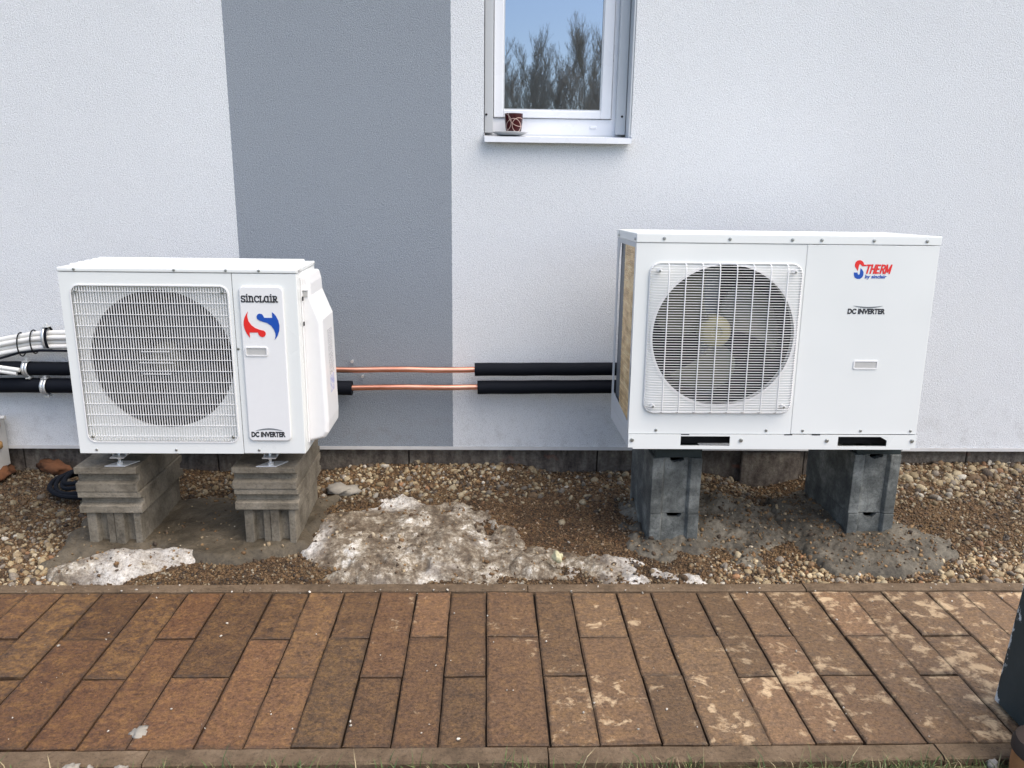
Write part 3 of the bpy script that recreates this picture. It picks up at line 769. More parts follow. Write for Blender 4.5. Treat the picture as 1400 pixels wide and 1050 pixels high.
# ------------------------------------------------------------------ right unit
RX0, RX1, RZ0, RZ1, RY, RB = .575, 1.767, .479, 1.340, 3.12, 3.595
ru = thing('heat_pump', (1.17, 3.36, .43), 'wide glossy white heat pump on two grey concrete block pillars', 'heat pump', 'outdoor units along the wall')
rcx, rcz, rr_ = .936, .940, .283
RD = 1.243
m = MB(); plate_hole(m, RX0, RD - .0009, .5365, 1.3035, circle(rcx, rcz, rr_), (rcx, rcz), RY, .02, .028); m.build('front_panel', 'unitgloss', ru)
m = MB(); n_ = 64
m.add([(rcx + (rr_ + .003) * math.cos(2 * math.pi * q / n_), yy, rcz + (rr_ + .003) * math.sin(2 * math.pi * q / n_)) for yy in (RY + .030, RB - .06) for q in range(n_)], [(q, (q + 1) % n_, n_ + (q + 1) % n_, n_ + q) for q in range(n_)]); m.build('shade_tunnel', 'dark', ru, smooth='all')  # near black sleeve added as shade behind this fan too
m = MB(); ring_strip(m, circle(rcx, rcz, rr_), RY - .004, RY + .004, .010, (rcx, rcz)); m.build('fan_ring', 'plastic', ru, smooth=True)
m = MB().box(RD + .0009, RX1, RY, RY + .02, .5365, 1.3035); svc = m.build('service_panel', 'unitgloss', ru, bevel=.0025)
m = MB().box(RX0 - .003, RX1 + .003, RY - .003, RB + .003, 1.3045, RZ1); rl = m.build('lid', 'unitwhite', ru, bevel=.003)
for xq in (.68, .936, 1.181, 1.296, 1.502, 1.712): screw(rl, xq, RY - .003, 1.3215, .0065)
screw(rl, RX0 - .003, RY + .02, 1.318, .006, 'X'); screw(rl, RX0 - .003, RB - .06, 1.318, .006, 'X')
for xq in (.687, 1.141, 1.292, 1.533, 1.741): screw(ru, xq, RY, .5515, .006)
# open side: posts, coil, rear cheek whose dark grey stands for the shaded gap
m = MB().box(RX0, RX0 + .006, RY + .0205, RY + .036, .5365, 1.304).box(RX0, RX0 + .003, RB - .045, RB, .5365, 1.304).box(RX0, RX0 + .003, RY + .0365, RB - .0455, 1.285, 1.304)
m.prism([(RY + .0365, .5365), (RB - .0455, .5365), (RB - .0455, .61), (RY + .0365, .575)], RX0 + .0004, RX0 + .003, 'YZ')
m.prism([(RB - .0455, 1.2845), (RB - .0455, 1.20), (RB - .075, 1.2845)], RX0 + .0004, RX0 + .003, 'YZ')
m.build('side_frame', 'alu', ru)  # casing side toned grey, its shade is in the colour
MB().box(RX0 + .0045, RX0 + .030, RY + .037, RY + .285, .545, 1.2845).build('coil', 'coil', ru)
m = MB()
for q in range(26):
    zq = .59 + q * .0268; m.tube([(RX0 + .0042, RY + .038, zq), (RX0 + .0042, RY + .284, zq)], .0016, 5)
cf = m.build('coil_lines', 'coil', ru); cf['kind'] = 'stuff'
MB().box(RX0 + .012, RX0 + .015, RY + .2855, RB - .046, .545, 1.300).build('shaded_cheek', 'sideshade', ru)
MB().box(RX1 - .003, RX1, RY + .0205, RB, .5365, 1.304).build('side_panel', 'unitwhite', ru)
MB().box(RX0 + .031, RX1 - .004, RB - .03, RB - .002, .5365, 1.303).build('rear_coil', 'dark', ru)
MB().box(RX0 + .031, RX1 - .004, RY + .021, RB - .031, .5365, .541).build('bottom_pan', 'sideshade', ru)
MB().box(1.232, 1.236, RY + .025, RB - .031, .5415, 1.302).build('partition', 'sideshade', ru)
fan(ru, rcx - .004, rcz + .004, RY + .115, .066, .262, 3, 156, 1.36, 'fanpale', 'fanolive', .085)
MB().box(rcx - .03, rcx + .03, RY + .20, RY + .23, .542, 1.30).build('motor_bracket', 'sideshade', ru)
# wire guard
a0, a1, b0, b1 = .631, 1.231, .626, 1.228
m = MB(); n = 58
for q in range(n):
    zq = b0 + .010 + (b1 - b0 - .020) * q / (n - 1); ins = 0.
    d = min(zq - b0, b1 - zq); rc = .042
    if d < rc: ins = rc - math.sqrt(max(0, rc * rc - (rc - d) ** 2))
    xl, xr = a0 + ins, a1 - ins
    m.tube([(xl, RY - .001, zq), (xl + .004, RY - .014, zq), (xl + .016, RY - .022, zq), (xl + .05, RY - .025, zq), (xr - .05, RY - .025, zq), (xr - .016, RY - .022, zq), (xr - .004, RY - .014, zq), (xr, RY - .001, zq)], .0014, 6)
w = m.build('wire_guard', 'plastic', ru, smooth='all'); w['kind'] = 'stuff'
m = MB()
for q in range(8):
    xq = a0 + .070 + q * .0665
    m.tube([(xq, RY - .001, b1 - .001), (xq, RY - .022, b1 - .006), (xq, RY - .028, b1 - .03), (xq, RY - .028, b0 + .03), (xq, RY - .022, b0 + .006), (xq, RY - .001, b0 + .001)], .0024, 6)
w = m.build('guard_ribs', 'plastic', ru, smooth='all'); w['kind'] = 'stuff'
lp = rrect(a0, a1, b0, b1, .042); m = MB(); m.tube([(p[0], RY - .004, p[1]) for p in lp] + [(lp[0][0], RY - .004, lp[0][1])], .0032, 6, cap=False); m.build('guard_rim', 'plastic', ru, smooth='all')
for xq in (a0 + .034, a1 - .034):
    for zq in (b0 + .030, b1 - .030):
        MB().lathe([(.009, 0), (.009, -.020), (.007, -.024)], (xq, RY, zq), 'Y', 14).build('guard_boss', 'plastic', ru, smooth=True); screw(ru, xq, RY - .0242, zq, .005)
# lettering on the service panel
def therm_strokes(x0, x1, z0, z1, y):
    H = z1 - z0; L = {'T': [[(0, .9), (.8, .9)], [(.4, .9), (.4, 0)]], 'H': [[(.12, 0), (.12, 1)], [(.66, 0), (.66, 1)], [(.12, .5), (.66, .5)]],
         'E': [[(.12, 0), (.12, 1)], [(.12, .9), (.66, .9)], [(.12, .5), (.6, .5)], [(.12, .1), (.66, .1)]],
         'R': [[(.12, 0), (.12, 1)], [(.12, .9), (.55, .9), (.66, .75), (.6, .52), (.12, .48)], [(.42, .48), (.68, 0)]],
         'M': [[(.10, 0), (.10, 1)], [(.10, .95), (.45, .15)], [(.45, .15), (.80, .95)], [(.80, 0), (.80, 1)]]}
    W = {'T': .82, 'H': .84, 'E': .76, 'R': .80, 'M': .96}; tot = sum(W[c] for c in 'THERM'); sh = .2 * H; sx = (x1 - x0 - sh) / tot; out = []; u = 0
    for c in 'THERM':
        for ln in L[c]: out.append([(x0 + (u + a) * sx + sh * b, z0 + H * b) for a, b in ln])
        u += W[c]
    strokes('lettering', out, .0062, y, 'red', svc, .0)
def lg(p): return [(1.4365 + (a - 245) / (815 - 245) * .1515, 1.1715 + (410 - b) / (410 - 118) * .0745) for a, b in p]
redp = [(420, 186), (386, 186), (372, 152), (347, 128), (317, 118), (280, 125), (255, 150), (245, 190), (255, 225), (280, 256), (300, 285), (306, 230), (313, 187), (330, 181), (346, 200), (362, 212), (420, 212)]
blup = [(245, 308), (300, 308), (305, 332), (320, 345), (334, 330), (338, 240), (365, 265), (388, 300), (390, 345), (375, 383), (342, 405), (300, 405), (265, 385), (248, 350)]
YR = RY - .0007
poly_face('logo_red', [lg(redp)], YR, 'red', svc); poly_face('logo_blue', [lg(blup)], YR, 'blue', svc)
q0, q1 = lg([(400, 325), (815, 180)]); therm_strokes(q0[0], q1[0], q0[1], q1[1], YR - .0004)
q0, q1 = lg([(415, 412), (740, 340)]); text_mesh('lettering', 'by sinclair', q0[0], q1[0], q0[1], q1[1], YR - .0004, 'blue', svc, shear=.12, bold=.03)
dc_inverter(1.427, 1.578, 1.0335, 1.069, YR - .0002, svc, True)
m = MB(); ring_strip(m, rrect(1.478, 1.568, .815, .841, .002, 3), RY - .003, RY + .001, .005, (1.523, .828)); hd = m.build('handle', 'plastic', svc)
MB().box(1.4775, 1.5685, RY - .0012, RY - .0004, .8145, .8415).build('handle_recess', 'boxplastic', hd)
# base rail with two lifting slots
zs0, zs1 = .4865, .5275
m = MB(); xsq = [RX0, .790, .993, 1.441, 1.645, RX1]
for q in (0, 2, 4): m.box(xsq[q], xsq[q + 1], RY - .006, RY - .002, RZ0, .5352)
for q in (1, 3): m.box(xsq[q], xsq[q + 1], RY - .006, RY - .002, RZ0, zs0).box(xsq[q], xsq[q + 1], RY - .006, RY - .002, zs1, .5352)
m.add([(1.615, RY - .0055, zs1 + .0005), (1.6455, RY - .0055, zs1 + .0005), (1.6455, RY - .0055, zs1 - .016)], [(0, 1, 2)])
m.box(RX0 + .02, RX1 - .02, RY - .006, RY + .03, .4730, .4788)
rail = m.build('base_rail', 'unitwhite', ru)
m = MB().prism([(RY - .0015, RZ0), (RB, RZ0 + .0), (RB, .5352), (RY - .0015, .5352)], RX0 + .0005, RX0 + .003, 'YZ').box(RX1 - .003, RX1 - .0005, RY - .0015, RB, RZ0, .5352).box(RX0 + .0035, RX1 - .0035, RB - .003, RB, RZ0, .5352); m.build('base_frame', 'alu', ru)
MB().box(RX0 + .004, RX1 - .004, RY + .06, RY + .063, RZ0, .5352).build('base_inner', 'dark', ru)
for xq in (.590, 1.038, 1.394, 1.749): screw(rail, xq, RY - .006, .511, .0085)
for xq in (.79, 1.215, 1.33): MB().box(xq, xq + .034, RY - .0068, RY - .0058, .5335, .5368).build('vent_slot', 'hole', rail)

ru.location.y -= .012; ru.rotation_euler.x = R_(-1.7)                      # it leans back a little

# ================================================================== SUPPORTS
# slabs: groove across the front end; lying flat or standing on edge
def slab_profile(y0, y1, z0, z1):
    h = z1 - z0; g = .030
    return [(y0, z0), (y0, z0 + h * .34), (y0 + g, z0 + h * .40), (y0 + g, z0 + h * .66), (y0, z0 + h * .74), (y0, z1), (y1, z1), (y1, z0 + h * .7), (y1 - g, z0 + h * .64), (y1 - g, z0 + h * .36), (y1, z0 + h * .3), (y1, z0)]
def slab(x0, x1, z0, z1, y0, y1, label, flat=True):
    if flat: m = MB().prism(slab_profile(y0, y1, z0, z1), x0, x1, 'YZ')
    else: m = MB().prism([(b, a) for a, b in slab_profile(y0, y1, x0, x1)], z0, z1, 'XY')
    return tag(m.build('concrete_slab', 'slab', bevel=.0025), label, 'slab', 'grooved concrete slabs under the left unit')
slab(-1.692, -1.441, .2685, .3755, 3.150, 3.62, 'top flat grooved slab of the leftmost support stack')
slab(-1.690, -1.432, .1745, .2668, 3.152, 3.615, 'lower flat grooved slab of the leftmost support stack')
slab(-1.671, -1.560, -.06, .1730, 3.168, 3.60, 'left grooved slab on edge at the bottom of the leftmost stack', False)
slab(-1.5575, -1.449, -.06, .1725, 3.165, 3.60, 'right grooved slab on edge at the bottom of the leftmost stack', False)
slab(-1.053, -.790, .2825, .3765, 3.150, 3.63, 'top flat grooved slab under the unit beside the copper pipes')
slab(-1.050, -.786, .1885, .2808, 3.155, 3.62, 'lower flat grooved slab of the stack nearer the copper pipes')
slab(-1.020, -.9125, -.06, .187, 3.172, 3.61, 'left grooved slab on edge in the stack nearer the copper pipes', False)
slab(-.9105, -.806, -.06, .1865, 3.168, 3.61, 'right grooved slab on edge in the stack nearer the copper pipes', False)

# hollow formwork blocks with a channel and a broken notch in the front web
def hblock(x0, x1, y0, y1, z0, z1, label, seed):
    rnd = random.Random(seed)
    t = thing('concrete_block', ((x0 + x1) / 2, (y0 + y1) / 2, z0), label, 'concrete block', 'hollow blocks under the heat pump')
    w = x1 - x0; cl, cr = x0 + w * .235, x1 - w * .235; g = .017; th = .045
    plan = [(x0, y0), (cl, y0), (cl + .008, y0 + g), (cl + .008, y0 + g + .001)]
    m = MB()
    # side walls
    m.prism([(x0, y0), (cl - .004, y0), (cl + .006, y0 + g), (cl + .006, y0 + th), (x0 + .035, y0 + th), (x0 + .035, y1), (x0, y1)], z0, z1, 'XY')
    m.prism([(x1, y0), (cr + .004, y0), (cr - .006, y0 + g), (cr - .006, y0 + th), (x1 - .035, y0 + th), (x1 - .035, y1), (x1, y1)], z0, z1, 'XY')
    m.build('shell', 'block', t, bevel=.003)
    nx = (cl + cr) / 2; hw = w * .15; nd = .020
    prof = [(cl + .0062, z0), (cr - .0062, z0), (cr - .0062, z1 - .001)]
    k = 9
    for q in range(k + 1):
        a = math.pi * q / k; prof.append((nx + hw * math.cos(a) + rnd.uniform(-.003, .003), z1 - .001 - (nd * max(0, math.sin(a)) ** .6 + (rnd.uniform(-.003, .004) if 0 < q < k else 0) if 0 < q < k else 0)))
    prof.append((cl + .0062, z1 - .001))
    MB().prism(prof, y0 + g, y0 + th - .002, 'XZ').build('web', 'block', t)
    MB().box(x0 + .0355, x1 - .0355, y1 - .03, y1 - .002, z0, z1 - .002).build('rear_web', 'block', t)
    return t
hblock(.703, .914, 3.200, 3.68, .1505, .405, 'tall upper hollow concrete block of the pillar under the fan', 1)
hblock(.704, .916, 3.198, 3.68, -.06, .1490, 'low hollow block at the foot of the pillar under the fan', 2)
hblock(1.592, 1.797, 3.250, 3.74, .1315, .4055, 'tall upper hollow concrete block at the right end of the heat pump', 3)
hblock(1.594, 1.798, 3.248, 3.74, -.06, .1300, 'low hollow block half sunk in the big mortar mound', 4)
for (a, b, y_, lab) in ((.712, .912, 3.206, 'dark rubber pad on the block pillar under the fan'), (1.60, 1.795, 3.256, 'dark rubber pad on the right end block pillar')):
    tag(MB().box(a, b, y_, y_ + .46, .4062, .445).box(a + .03, b - .03, RY + .07, y_ + .40, .446, .4725).build('rubber_pad', 'rubber', bevel=.003), lab, 'pad', 'rubber pads under the heat pump')

# ------------------------------------------------------------------ mounds: mortar, footing, snow
def seg_dist(px, py, poly):
    d = np.full(px.shape, 1e9); inside = np.zeros(px.shape, bool); n = len(poly)
    for i in range(n):
        ax, ay = poly[i]; bx, by = poly[(i + 1) % n]
        ex, ey = bx - ax, by - ay; t = np.clip(((px - ax) * ex + (py - ay) * ey) / (ex * ex + ey * ey), 0, 1)
        d = np.minimum(d, np.hypot(px - ax - t * ex, py - ay - t * ey))
        c = ((ay > py) != (by > py)) & (px < (bx - ax) * (py - ay) / (by - ay + 1e-12) + ax); inside ^= c
    return np.where(inside, d, -d)
def mound(name, poly, height, mat, cell=.009, edge=.10, rough=.02, nscale=9, wob=.05, clean=None, holes=0., flat=1., seed=0, ymin=2.868, crumb=.0):
    P = np.array(poly); x = np.arange(P[:, 0].min() - .08, P[:, 0].max() + .08, cell); y = np.arange(max(ymin, P[:, 1].min() - .08), P[:, 1].max() + .08, cell)
    X, Y = np.meshgrid(x, y)
    d = seg_dist(X, Y, poly) + wob * fbm(X * 7 + seed, Y * 7 - seed, 4)
    d = np.minimum(d, (Y - 2.868) * .9 - .012)
    prof = np.clip(d / edge, -.3, 1); prof = np.where(prof > 0, prof ** (.5 * flat), prof)
    nz = fbm(X * nscale + 3 * seed, Y * nscale + seed, 5)
    h = prof * height + rough * nz * np.clip(prof * 2, 0, 1) + crumb * (np.abs(fbm(X * 26 + seed, Y * 26, 4)) + .6 * fbm(X * 55, Y * 55 + seed, 2)) * np.clip(prof * 3, 0, 1)
    if holes: h = h - holes * sstep(.18, .40, fbm(X * 6 + 31, Y * 6 + seed, 3)) * np.clip(prof, 0, 1)
    Z = T(X, Y) + h - .006
    keep = d > -.02
    me, used = grid_mesh(name, X, Y, Z, keep)
    if clean is not None:
        at = me.attributes.new('clean', 'FLOAT', 'POINT'); at.data.foreach_set('value', clean(X, Y).ravel()[used].astype(np.float32))
    SURF.append((name, X[keep & (d > .02)], Y[keep & (d > .02)], Z[keep & (d > .02)]))
    return finish(name, me, mat, smooth='all')
SURF = []
tag(mound('mortar_mound', [(.60, 3.42), (.66, 3.14), (.86, 3.08), (1.10, 3.06), (1.28, 3.20), (1.36, 3.55), (1.20, 3.80), (.75, 3.85)], .036, 'mortar', edge=.26, rough=.045, nscale=9, wob=.14, crumb=.016, cell=.007, seed=1), 'crumbly grey mortar mound around the pillar under the fan', 'mortar', 'mortar mounds under the heat pump')
tag(mound('mortar_mound', [(1.33, 3.30), (1.33, 3.12), (1.45, 3.00), (1.62, 2.955), (1.90, 2.99), (2.02, 3.12), (2.00, 3.26), (1.86, 3.42), (1.80, 3.80), (1.45, 3.82), (1.36, 3.55)], .048, 'mortar', edge=.10, rough=.030, nscale=6, wob=.10, flat=.8, crumb=.012, cell=.007, seed=2), 'big flat grey mortar mound around the right end pillar', 'mortar', 'mortar mounds under the heat pump')
tag(mound('concrete_footing', [(-1.80, 3.04), (-1.84, 3.62), (-.74, 3.66), (-.72, 3.13), (-1.05, 3.02), (-1.30, 3.10)], .042, 'footing', edge=.05, rough=.016, nscale=5, wob=.09, crumb=.006, seed=3), 'flat damp concrete footing between the two slab stacks', 'footing')
def cl_left(X, Y): return np.clip(sstep(-1.66, -1.42, X) * (.80 + .9 * fbm(X * 9, Y * 9, 4)), 0, 1)
tag(mound('snow_patch', [(-1.68, 2.875), (-1.72, 2.95), (-1.60, 3.09), (-1.50, 3.16), (-1.36, 3.16), (-1.22, 3.12), (-1.16, 3.135), (-1.15, 3.08), (-1.28, 3.01), (-1.38, 2.93), (-1.44, 2.872)], .064, 'snow', edge=.11, rough=.045, nscale=6, crumb=.005, clean=cl_left, seed=4, cell=.007), 'smooth cream white snow patch in front of the leftmost slab stack', 'snow', 'melting snow patches on the gravel')
def cl_mid(X, Y):
    return np.clip(boxm(X, Y, -.80, -.70, 3.1, 3.35, .05) + boxm(X, Y, -.72, -.38, 3.52, 3.75, .06) * .9 + .35 * sstep(.1, .5, fbm(X * 5, Y * 5, 4)), 0, 1)
tag(mound('snow_patch', [(-.66, 2.875), (-.64, 3.0), (-.77, 3.13), (-.76, 3.27), (-.70, 3.44), (-.58, 3.60), (-.40, 3.66), (-.20, 3.62), (-.02, 3.60), (.05, 3.42), (.14, 3.28), (.24, 3.14), (.36, 3.06), (.34, 2.95), (.16, 2.90), (.0, 2.885), (-.1, 2.875), (-.35, 2.875)], .050, 'snow', edge=.20, rough=.052, nscale=6, holes=.05, crumb=.014, wob=.09, clean=cl_mid, seed=5, cell=.008), 'largest dirty snow patch crusted with grit in the middle of the gravel', 'snow', 'melting snow patches on the gravel')
def cl_r(X, Y): return np.clip(sstep(.42, .62, X) * (.55 + 1.0 * fbm(X * 10, Y * 10, 4)), 0, 1)
tag(mound('snow_patch', [(.20, 3.10), (.28, 3.15), (.42, 3.14), (.60, 3.12), (.70, 3.03), (.82, 2.96), (.90, 2.885), (.95, 2.872), (.50, 2.872), (.44, 2.93), (.30, 2.99), (.20, 3.02)], .031, 'snow', edge=.12, rough=.040, nscale=8, holes=.03, crumb=.013, wob=.08, clean=cl_r, seed=6, cell=.007), 'narrow icy snow tongue in front of the pillar under the fan', 'snow', 'melting snow patches on the gravel')

# ------------------------------------------------------------------ gravel
def ico(sub):
    bm = bmesh.new(); bmesh.ops.create_icosphere(bm, subdivisions=sub, radius=1.)
    v = np.array([p.co[:] for p in bm.verts]); f = np.array([[q.index for q in p.verts] for p in bm.faces]); bm.free(); return v, f
def rotmats(n, rng):
    q = rng.normal(size=(n, 4)); q /= np.linalg.norm(q, axis=1)[:, None]; w, x, y, z = q.T
    return np.stack([np.stack([1 - 2 * (y * y + z * z), 2 * (x * y - z * w), 2 * (x * z + y * w)], -1), np.stack([2 * (x * y + z * w), 1 - 2 * (x * x + z * z), 2 * (y * z - x * w)], -1), np.stack([2 * (x * z - y * w), 2 * (y * z + x * w), 1 - 2 * (x * x + y * y)], -1)], 1)
def scatter(name, pos, size, cols, sub, rng, mat, smooth):
    n = len(pos); v, f = ico(sub); nv = len(v)
    var = 1 + (.42 if sub == 2 else .22) * rng.normal(size=(n, nv, 1)).clip(-1.5, 1.5)
    if sub == 2:                                            # smooth the radial jitter over neighbours
        nb = np.zeros((nv, nv)); 
        for a, b, c in f:
            for p, q in ((a, b), (b, c), (c, a)): nb[p, q] = nb[q, p] = 1
        nb = (nb + np.eye(nv) * 2); nb /= nb.sum(1)[:, None]; var = np.einsum('ij,njk->nik', nb, var)
    sc = np.stack([rng.uniform(.75, 1.35, n), rng.uniform(.7, 1.1, n), rng.uniform(.5, .85, n)], -1) * size[:, None]
    P = np.einsum('nij,nvj->nvi', rotmats(n, rng), v[None] * var * sc[:, None, :]) + pos[:, None, :]
    F = (f[None] + (np.arange(n) * nv)[:, None, None]).reshape(-1, 3)
    me = bpy.data.meshes.new(name); me.vertices.add(n * nv); me.vertices.foreach_set('co', P.ravel())
    me.loops.add(F.size); me.loops.foreach_set('vertex_index', F.ravel().astype(np.int32))
    me.polygons.add(len(F)); me.polygons.foreach_set('loop_start', np.arange(0, F.size, 3, dtype=np.int32))
    me.update(calc_edges=True)
    at = me.attributes.new('tint', 'FLOAT_COLOR', 'POINT'); c4 = np.ones((n, nv, 4), np.float32); c4[:, :, :3] = cols[:, None, :]; at.data.foreach_set('color', c4.ravel())
    return finish(name, me, mat, smooth='all' if smooth else False)
PAL = np.array([(.52, .42, .26), (.40, .30, .165), (.29, .24, .18), (.22, .135, .066), (.11, .08, .055), (.36, .19, .09), (.62, .56, .45), (.32, .235, .135)])
def coarse_w(x, y):
    w = .02 + 0 * x
    w = np.maximum(w, boxm(x, y, -4, -1.62, 2.8, 3.35, .1) * .9)
    w = np.maximum(w, boxm(x, y, -4, -1.75, 3.3, 4.2, .15) * .45)
    w = np.maximum(w, boxm(x, y, -1.5, -1.0, 3.6, 4.2, .1) * .8)
    w = np.maximum(w, boxm(x, y, -.85, .30, 3.68, 4.2, .10) * .9)
    w = np.maximum(w, boxm(x, y, .95, 1.40, 3.5, 4.2, .12) * .85)
    w = np.maximum(w, boxm(x, y, 1.80, 4.2, 3.62, 4.2, .08) * 1.0)
    w = np.maximum(w, boxm(x, y, .92, 4.2, 2.8, 3.10, .09) * 1.0)
    w = np.maximum(w, boxm(x, y, 2.05, 4.2, 2.9, 3.32, .1) * .75)
    w = np.maximum(w, boxm(x, y, .3, .95, 3.62, 4.2, .1) * .5)
    return w
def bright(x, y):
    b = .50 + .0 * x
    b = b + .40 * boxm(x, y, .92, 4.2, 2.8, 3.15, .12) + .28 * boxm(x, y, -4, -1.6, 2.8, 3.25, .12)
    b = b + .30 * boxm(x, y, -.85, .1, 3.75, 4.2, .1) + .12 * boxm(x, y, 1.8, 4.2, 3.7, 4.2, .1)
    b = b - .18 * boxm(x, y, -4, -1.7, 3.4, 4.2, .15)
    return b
def blocked(x, y):
    s = np.zeros(x.shape, bool)
    for a, b, c, d in ((-1.69, -1.43, 3.15, 3.62), (-1.05, -.79, 3.15, 3.62), (.70, .92, 3.19, 3.69), (1.59, 1.80, 3.24, 3.75)): s |= (x > a) & (x < b) & (y > c) & (y < d)
    return s
rng = np.random.default_rng(11)
N = 19000; x = rng.uniform(-3.3, 3.7, N); y = rng.uniform(2.872, 4.03, N)
keep = (rng.random(N) < coarse_w(x, y)) & ~blocked(x, y); x, y = x[keep], y[keep]; n = len(x)
size = rng.gamma(4, .0088 / 4, n).clip(.0035, .021) * (1 + .25 * boxm(x, y, 1.8, 4.2, 3.7, 4.2, .1))
z = T(x, y) + size * .02
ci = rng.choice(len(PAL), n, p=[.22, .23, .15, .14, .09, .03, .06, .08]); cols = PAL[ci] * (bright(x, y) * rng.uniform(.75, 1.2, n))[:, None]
struct(scatter('gravel', np.stack([x, y, z], -1), size, cols, 2, rng, 'pebble', True), 'beige and brown pebbles covering the bed along the wall', 'stuff')
N = 64000; x = rng.uniform(-3.3, 3.7, N); y = rng.uniform(2.868, 4.03, N)
keep = ~blocked(x, y); x, y = x[keep], y[keep]; n = len(x)
soil_m = boxm(x, y, -.15, .66, 3.15, 3.78, .12)
size = rng.gamma(3, .0046 / 3, n).clip(.0018, .0105) * (1 - .25 * soil_m)
z = T(x, y) + size * .2
PALF = np.array([(.21, .118, .050), (.31, .19, .085), (.13, .08, .042), (.42, .315, .185), (.085, .058, .036), (.55, .46, .32)])
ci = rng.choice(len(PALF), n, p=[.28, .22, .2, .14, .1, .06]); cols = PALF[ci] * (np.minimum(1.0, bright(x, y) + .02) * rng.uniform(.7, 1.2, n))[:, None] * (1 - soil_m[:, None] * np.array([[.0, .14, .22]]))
struct(scatter('grit', np.stack([x, y, z], -1), size, cols, 1, rng, 'pebble', False), 'fine brown grit between the pebbles', 'stuff')
PX, PY, PZ = [], [], []
for nm, sx, sy, sz in SURF:
    k = int(len(sx) * {'snow_patch': .05, 'mortar_mound': .16, 'concrete_footing': .055}[nm]); q = rng.choice(len(sx), k, replace=False)
    PX.append(sx[q]); PY.append(sy[q]); PZ.append(sz[q])
x, y, z = np.concatenate(PX), np.concatenate(PY), np.concatenate(PZ); kp = ~blocked(x, y); x, y, z = x[kp], y[kp], z[kp]; n = len(x)
x = x + rng.normal(0, .004, n); y = y + rng.normal(0, .004, n); size = rng.gamma(1.8, .0021, n).clip(.0010, .0115)
ci = rng.choice(len(PALF), n, p=[.28, .22, .2, .14, .12, .04]); cols = PALF[ci] * (.85 * rng.uniform(.6, 1.2, n))[:, None]
struct(scatter('loose_grit', np.stack([x, y, z + size * .2], -1), size, cols, 1, rng, 'pebble', False), 'loose grit lying on the snow and the mortar', 'stuff')
# crumbs of grit on the pavers
n = 260; x = rng.uniform(-2.4, 2.3, n); y = np.where(rng.random(n) < .45, rng.uniform(2.78, 2.86, n), rng.uniform(1.94, 2.82, n)); size = rng.gamma(2, .0011, n).clip(.0009, .005)
cols = np.array([(.62, .56, .46)]) * rng.uniform(.5, 1.15, n)[:, None]
struct(scatter('paving_crumbs', np.stack([x, y, .004 + size * .3], -1), size, cols, 1, rng, 'pebble', False), 'small pale crumbs of grit strewn over the pavers', 'stuff')

# single stones and lumps
def stone(name, x, y, z, sx, sy, sz, mat, label, cat, seed, sub=3, group=None, col=None):
    v, f = ico(sub); r = 1 + .75 * fbm(v[:, 0] * 1.9 + seed * 3 + v[:, 2], v[:, 1] * 1.9 + seed + v[:, 2] * .7, 5) + .35 * fbm(v[:, 0] * 6 + v[:, 2] * 5, v[:, 1] * 6 - v[:, 2] * 5 + seed, 3)
    c = math.cos(seed); s = math.sin(seed); P = v * r[:, None] * np.array([sx, sy, sz])
    P = np.stack([P[:, 0] * c - P[:, 1] * s + x, P[:, 0] * s + P[:, 1] * c + y, P[:, 2] + z], -1)
    me = bpy.data.meshes.new(name); me.from_pydata(P.tolist(), [], f.tolist()); me.update()
    return tag(finish(name, me, mat, smooth='all'), label, cat, group)
M['yellowstone'] = simple('yellowish_stone', (.50, .46, .28), .8, noise_amt=.2, bump=.5)
M['palestone'] = simple('pale_stone', (.30, .27, .22), .85, noise_amt=.25, bump=.6, bscale=120)
stone('stone', .288, 2.985, .055, .026, .022, .022, 'yellowstone', 'yellowish stone on the dirty snow', 'stone', 2)
stone('concrete_lump', -.715, 3.735, .045, .075, .055, .026, 'palestone', 'pale grey concrete lump beside the right slab stack', 'lump', 3)
stone('clay_lump', -2.50, 3.925, .06, .12, .08, .04, 'clay', 'big orange clay lump at the foot of the wall, far left', 'clay', 5)
stone('clay_lump', -2.24, 3.985, .065, .12, .04, .04, 'clay', 'long orange clay lump under the wall edge beside the cable coil', 'clay', 9)
stone('paving_stone_chip', -1.105, 1.842, .006, .026, .018, .018, 'palestone', 'largest pale stone beside the front kerb at lower left', 'stone', 4)
stone('paving_stone_chip', -1.048, 1.840, .006, .014, .014, .018, 'palestone', 'small round pale stone just right of the largest kerb stone', 'stone', 6)
stone('paving_stone_chip', -.972, 1.845, .006, .022, .013, .013, 'palestone', 'flat pale stone rightmost of three by the front kerb', 'stone', 7)
stone('paving_stone_chip', 1.395, 1.845, .0, .014, .014, .014, 'palestone', 'brown pebble in the grass near the dark post', 'stone', 8)
o = stone('mortar_splash', -.985, 2.005, -.004, .030, .024, .010, 'palestone', 'thin pale mortar splash on the left pavers near the front kerb', 'mortar', 12)

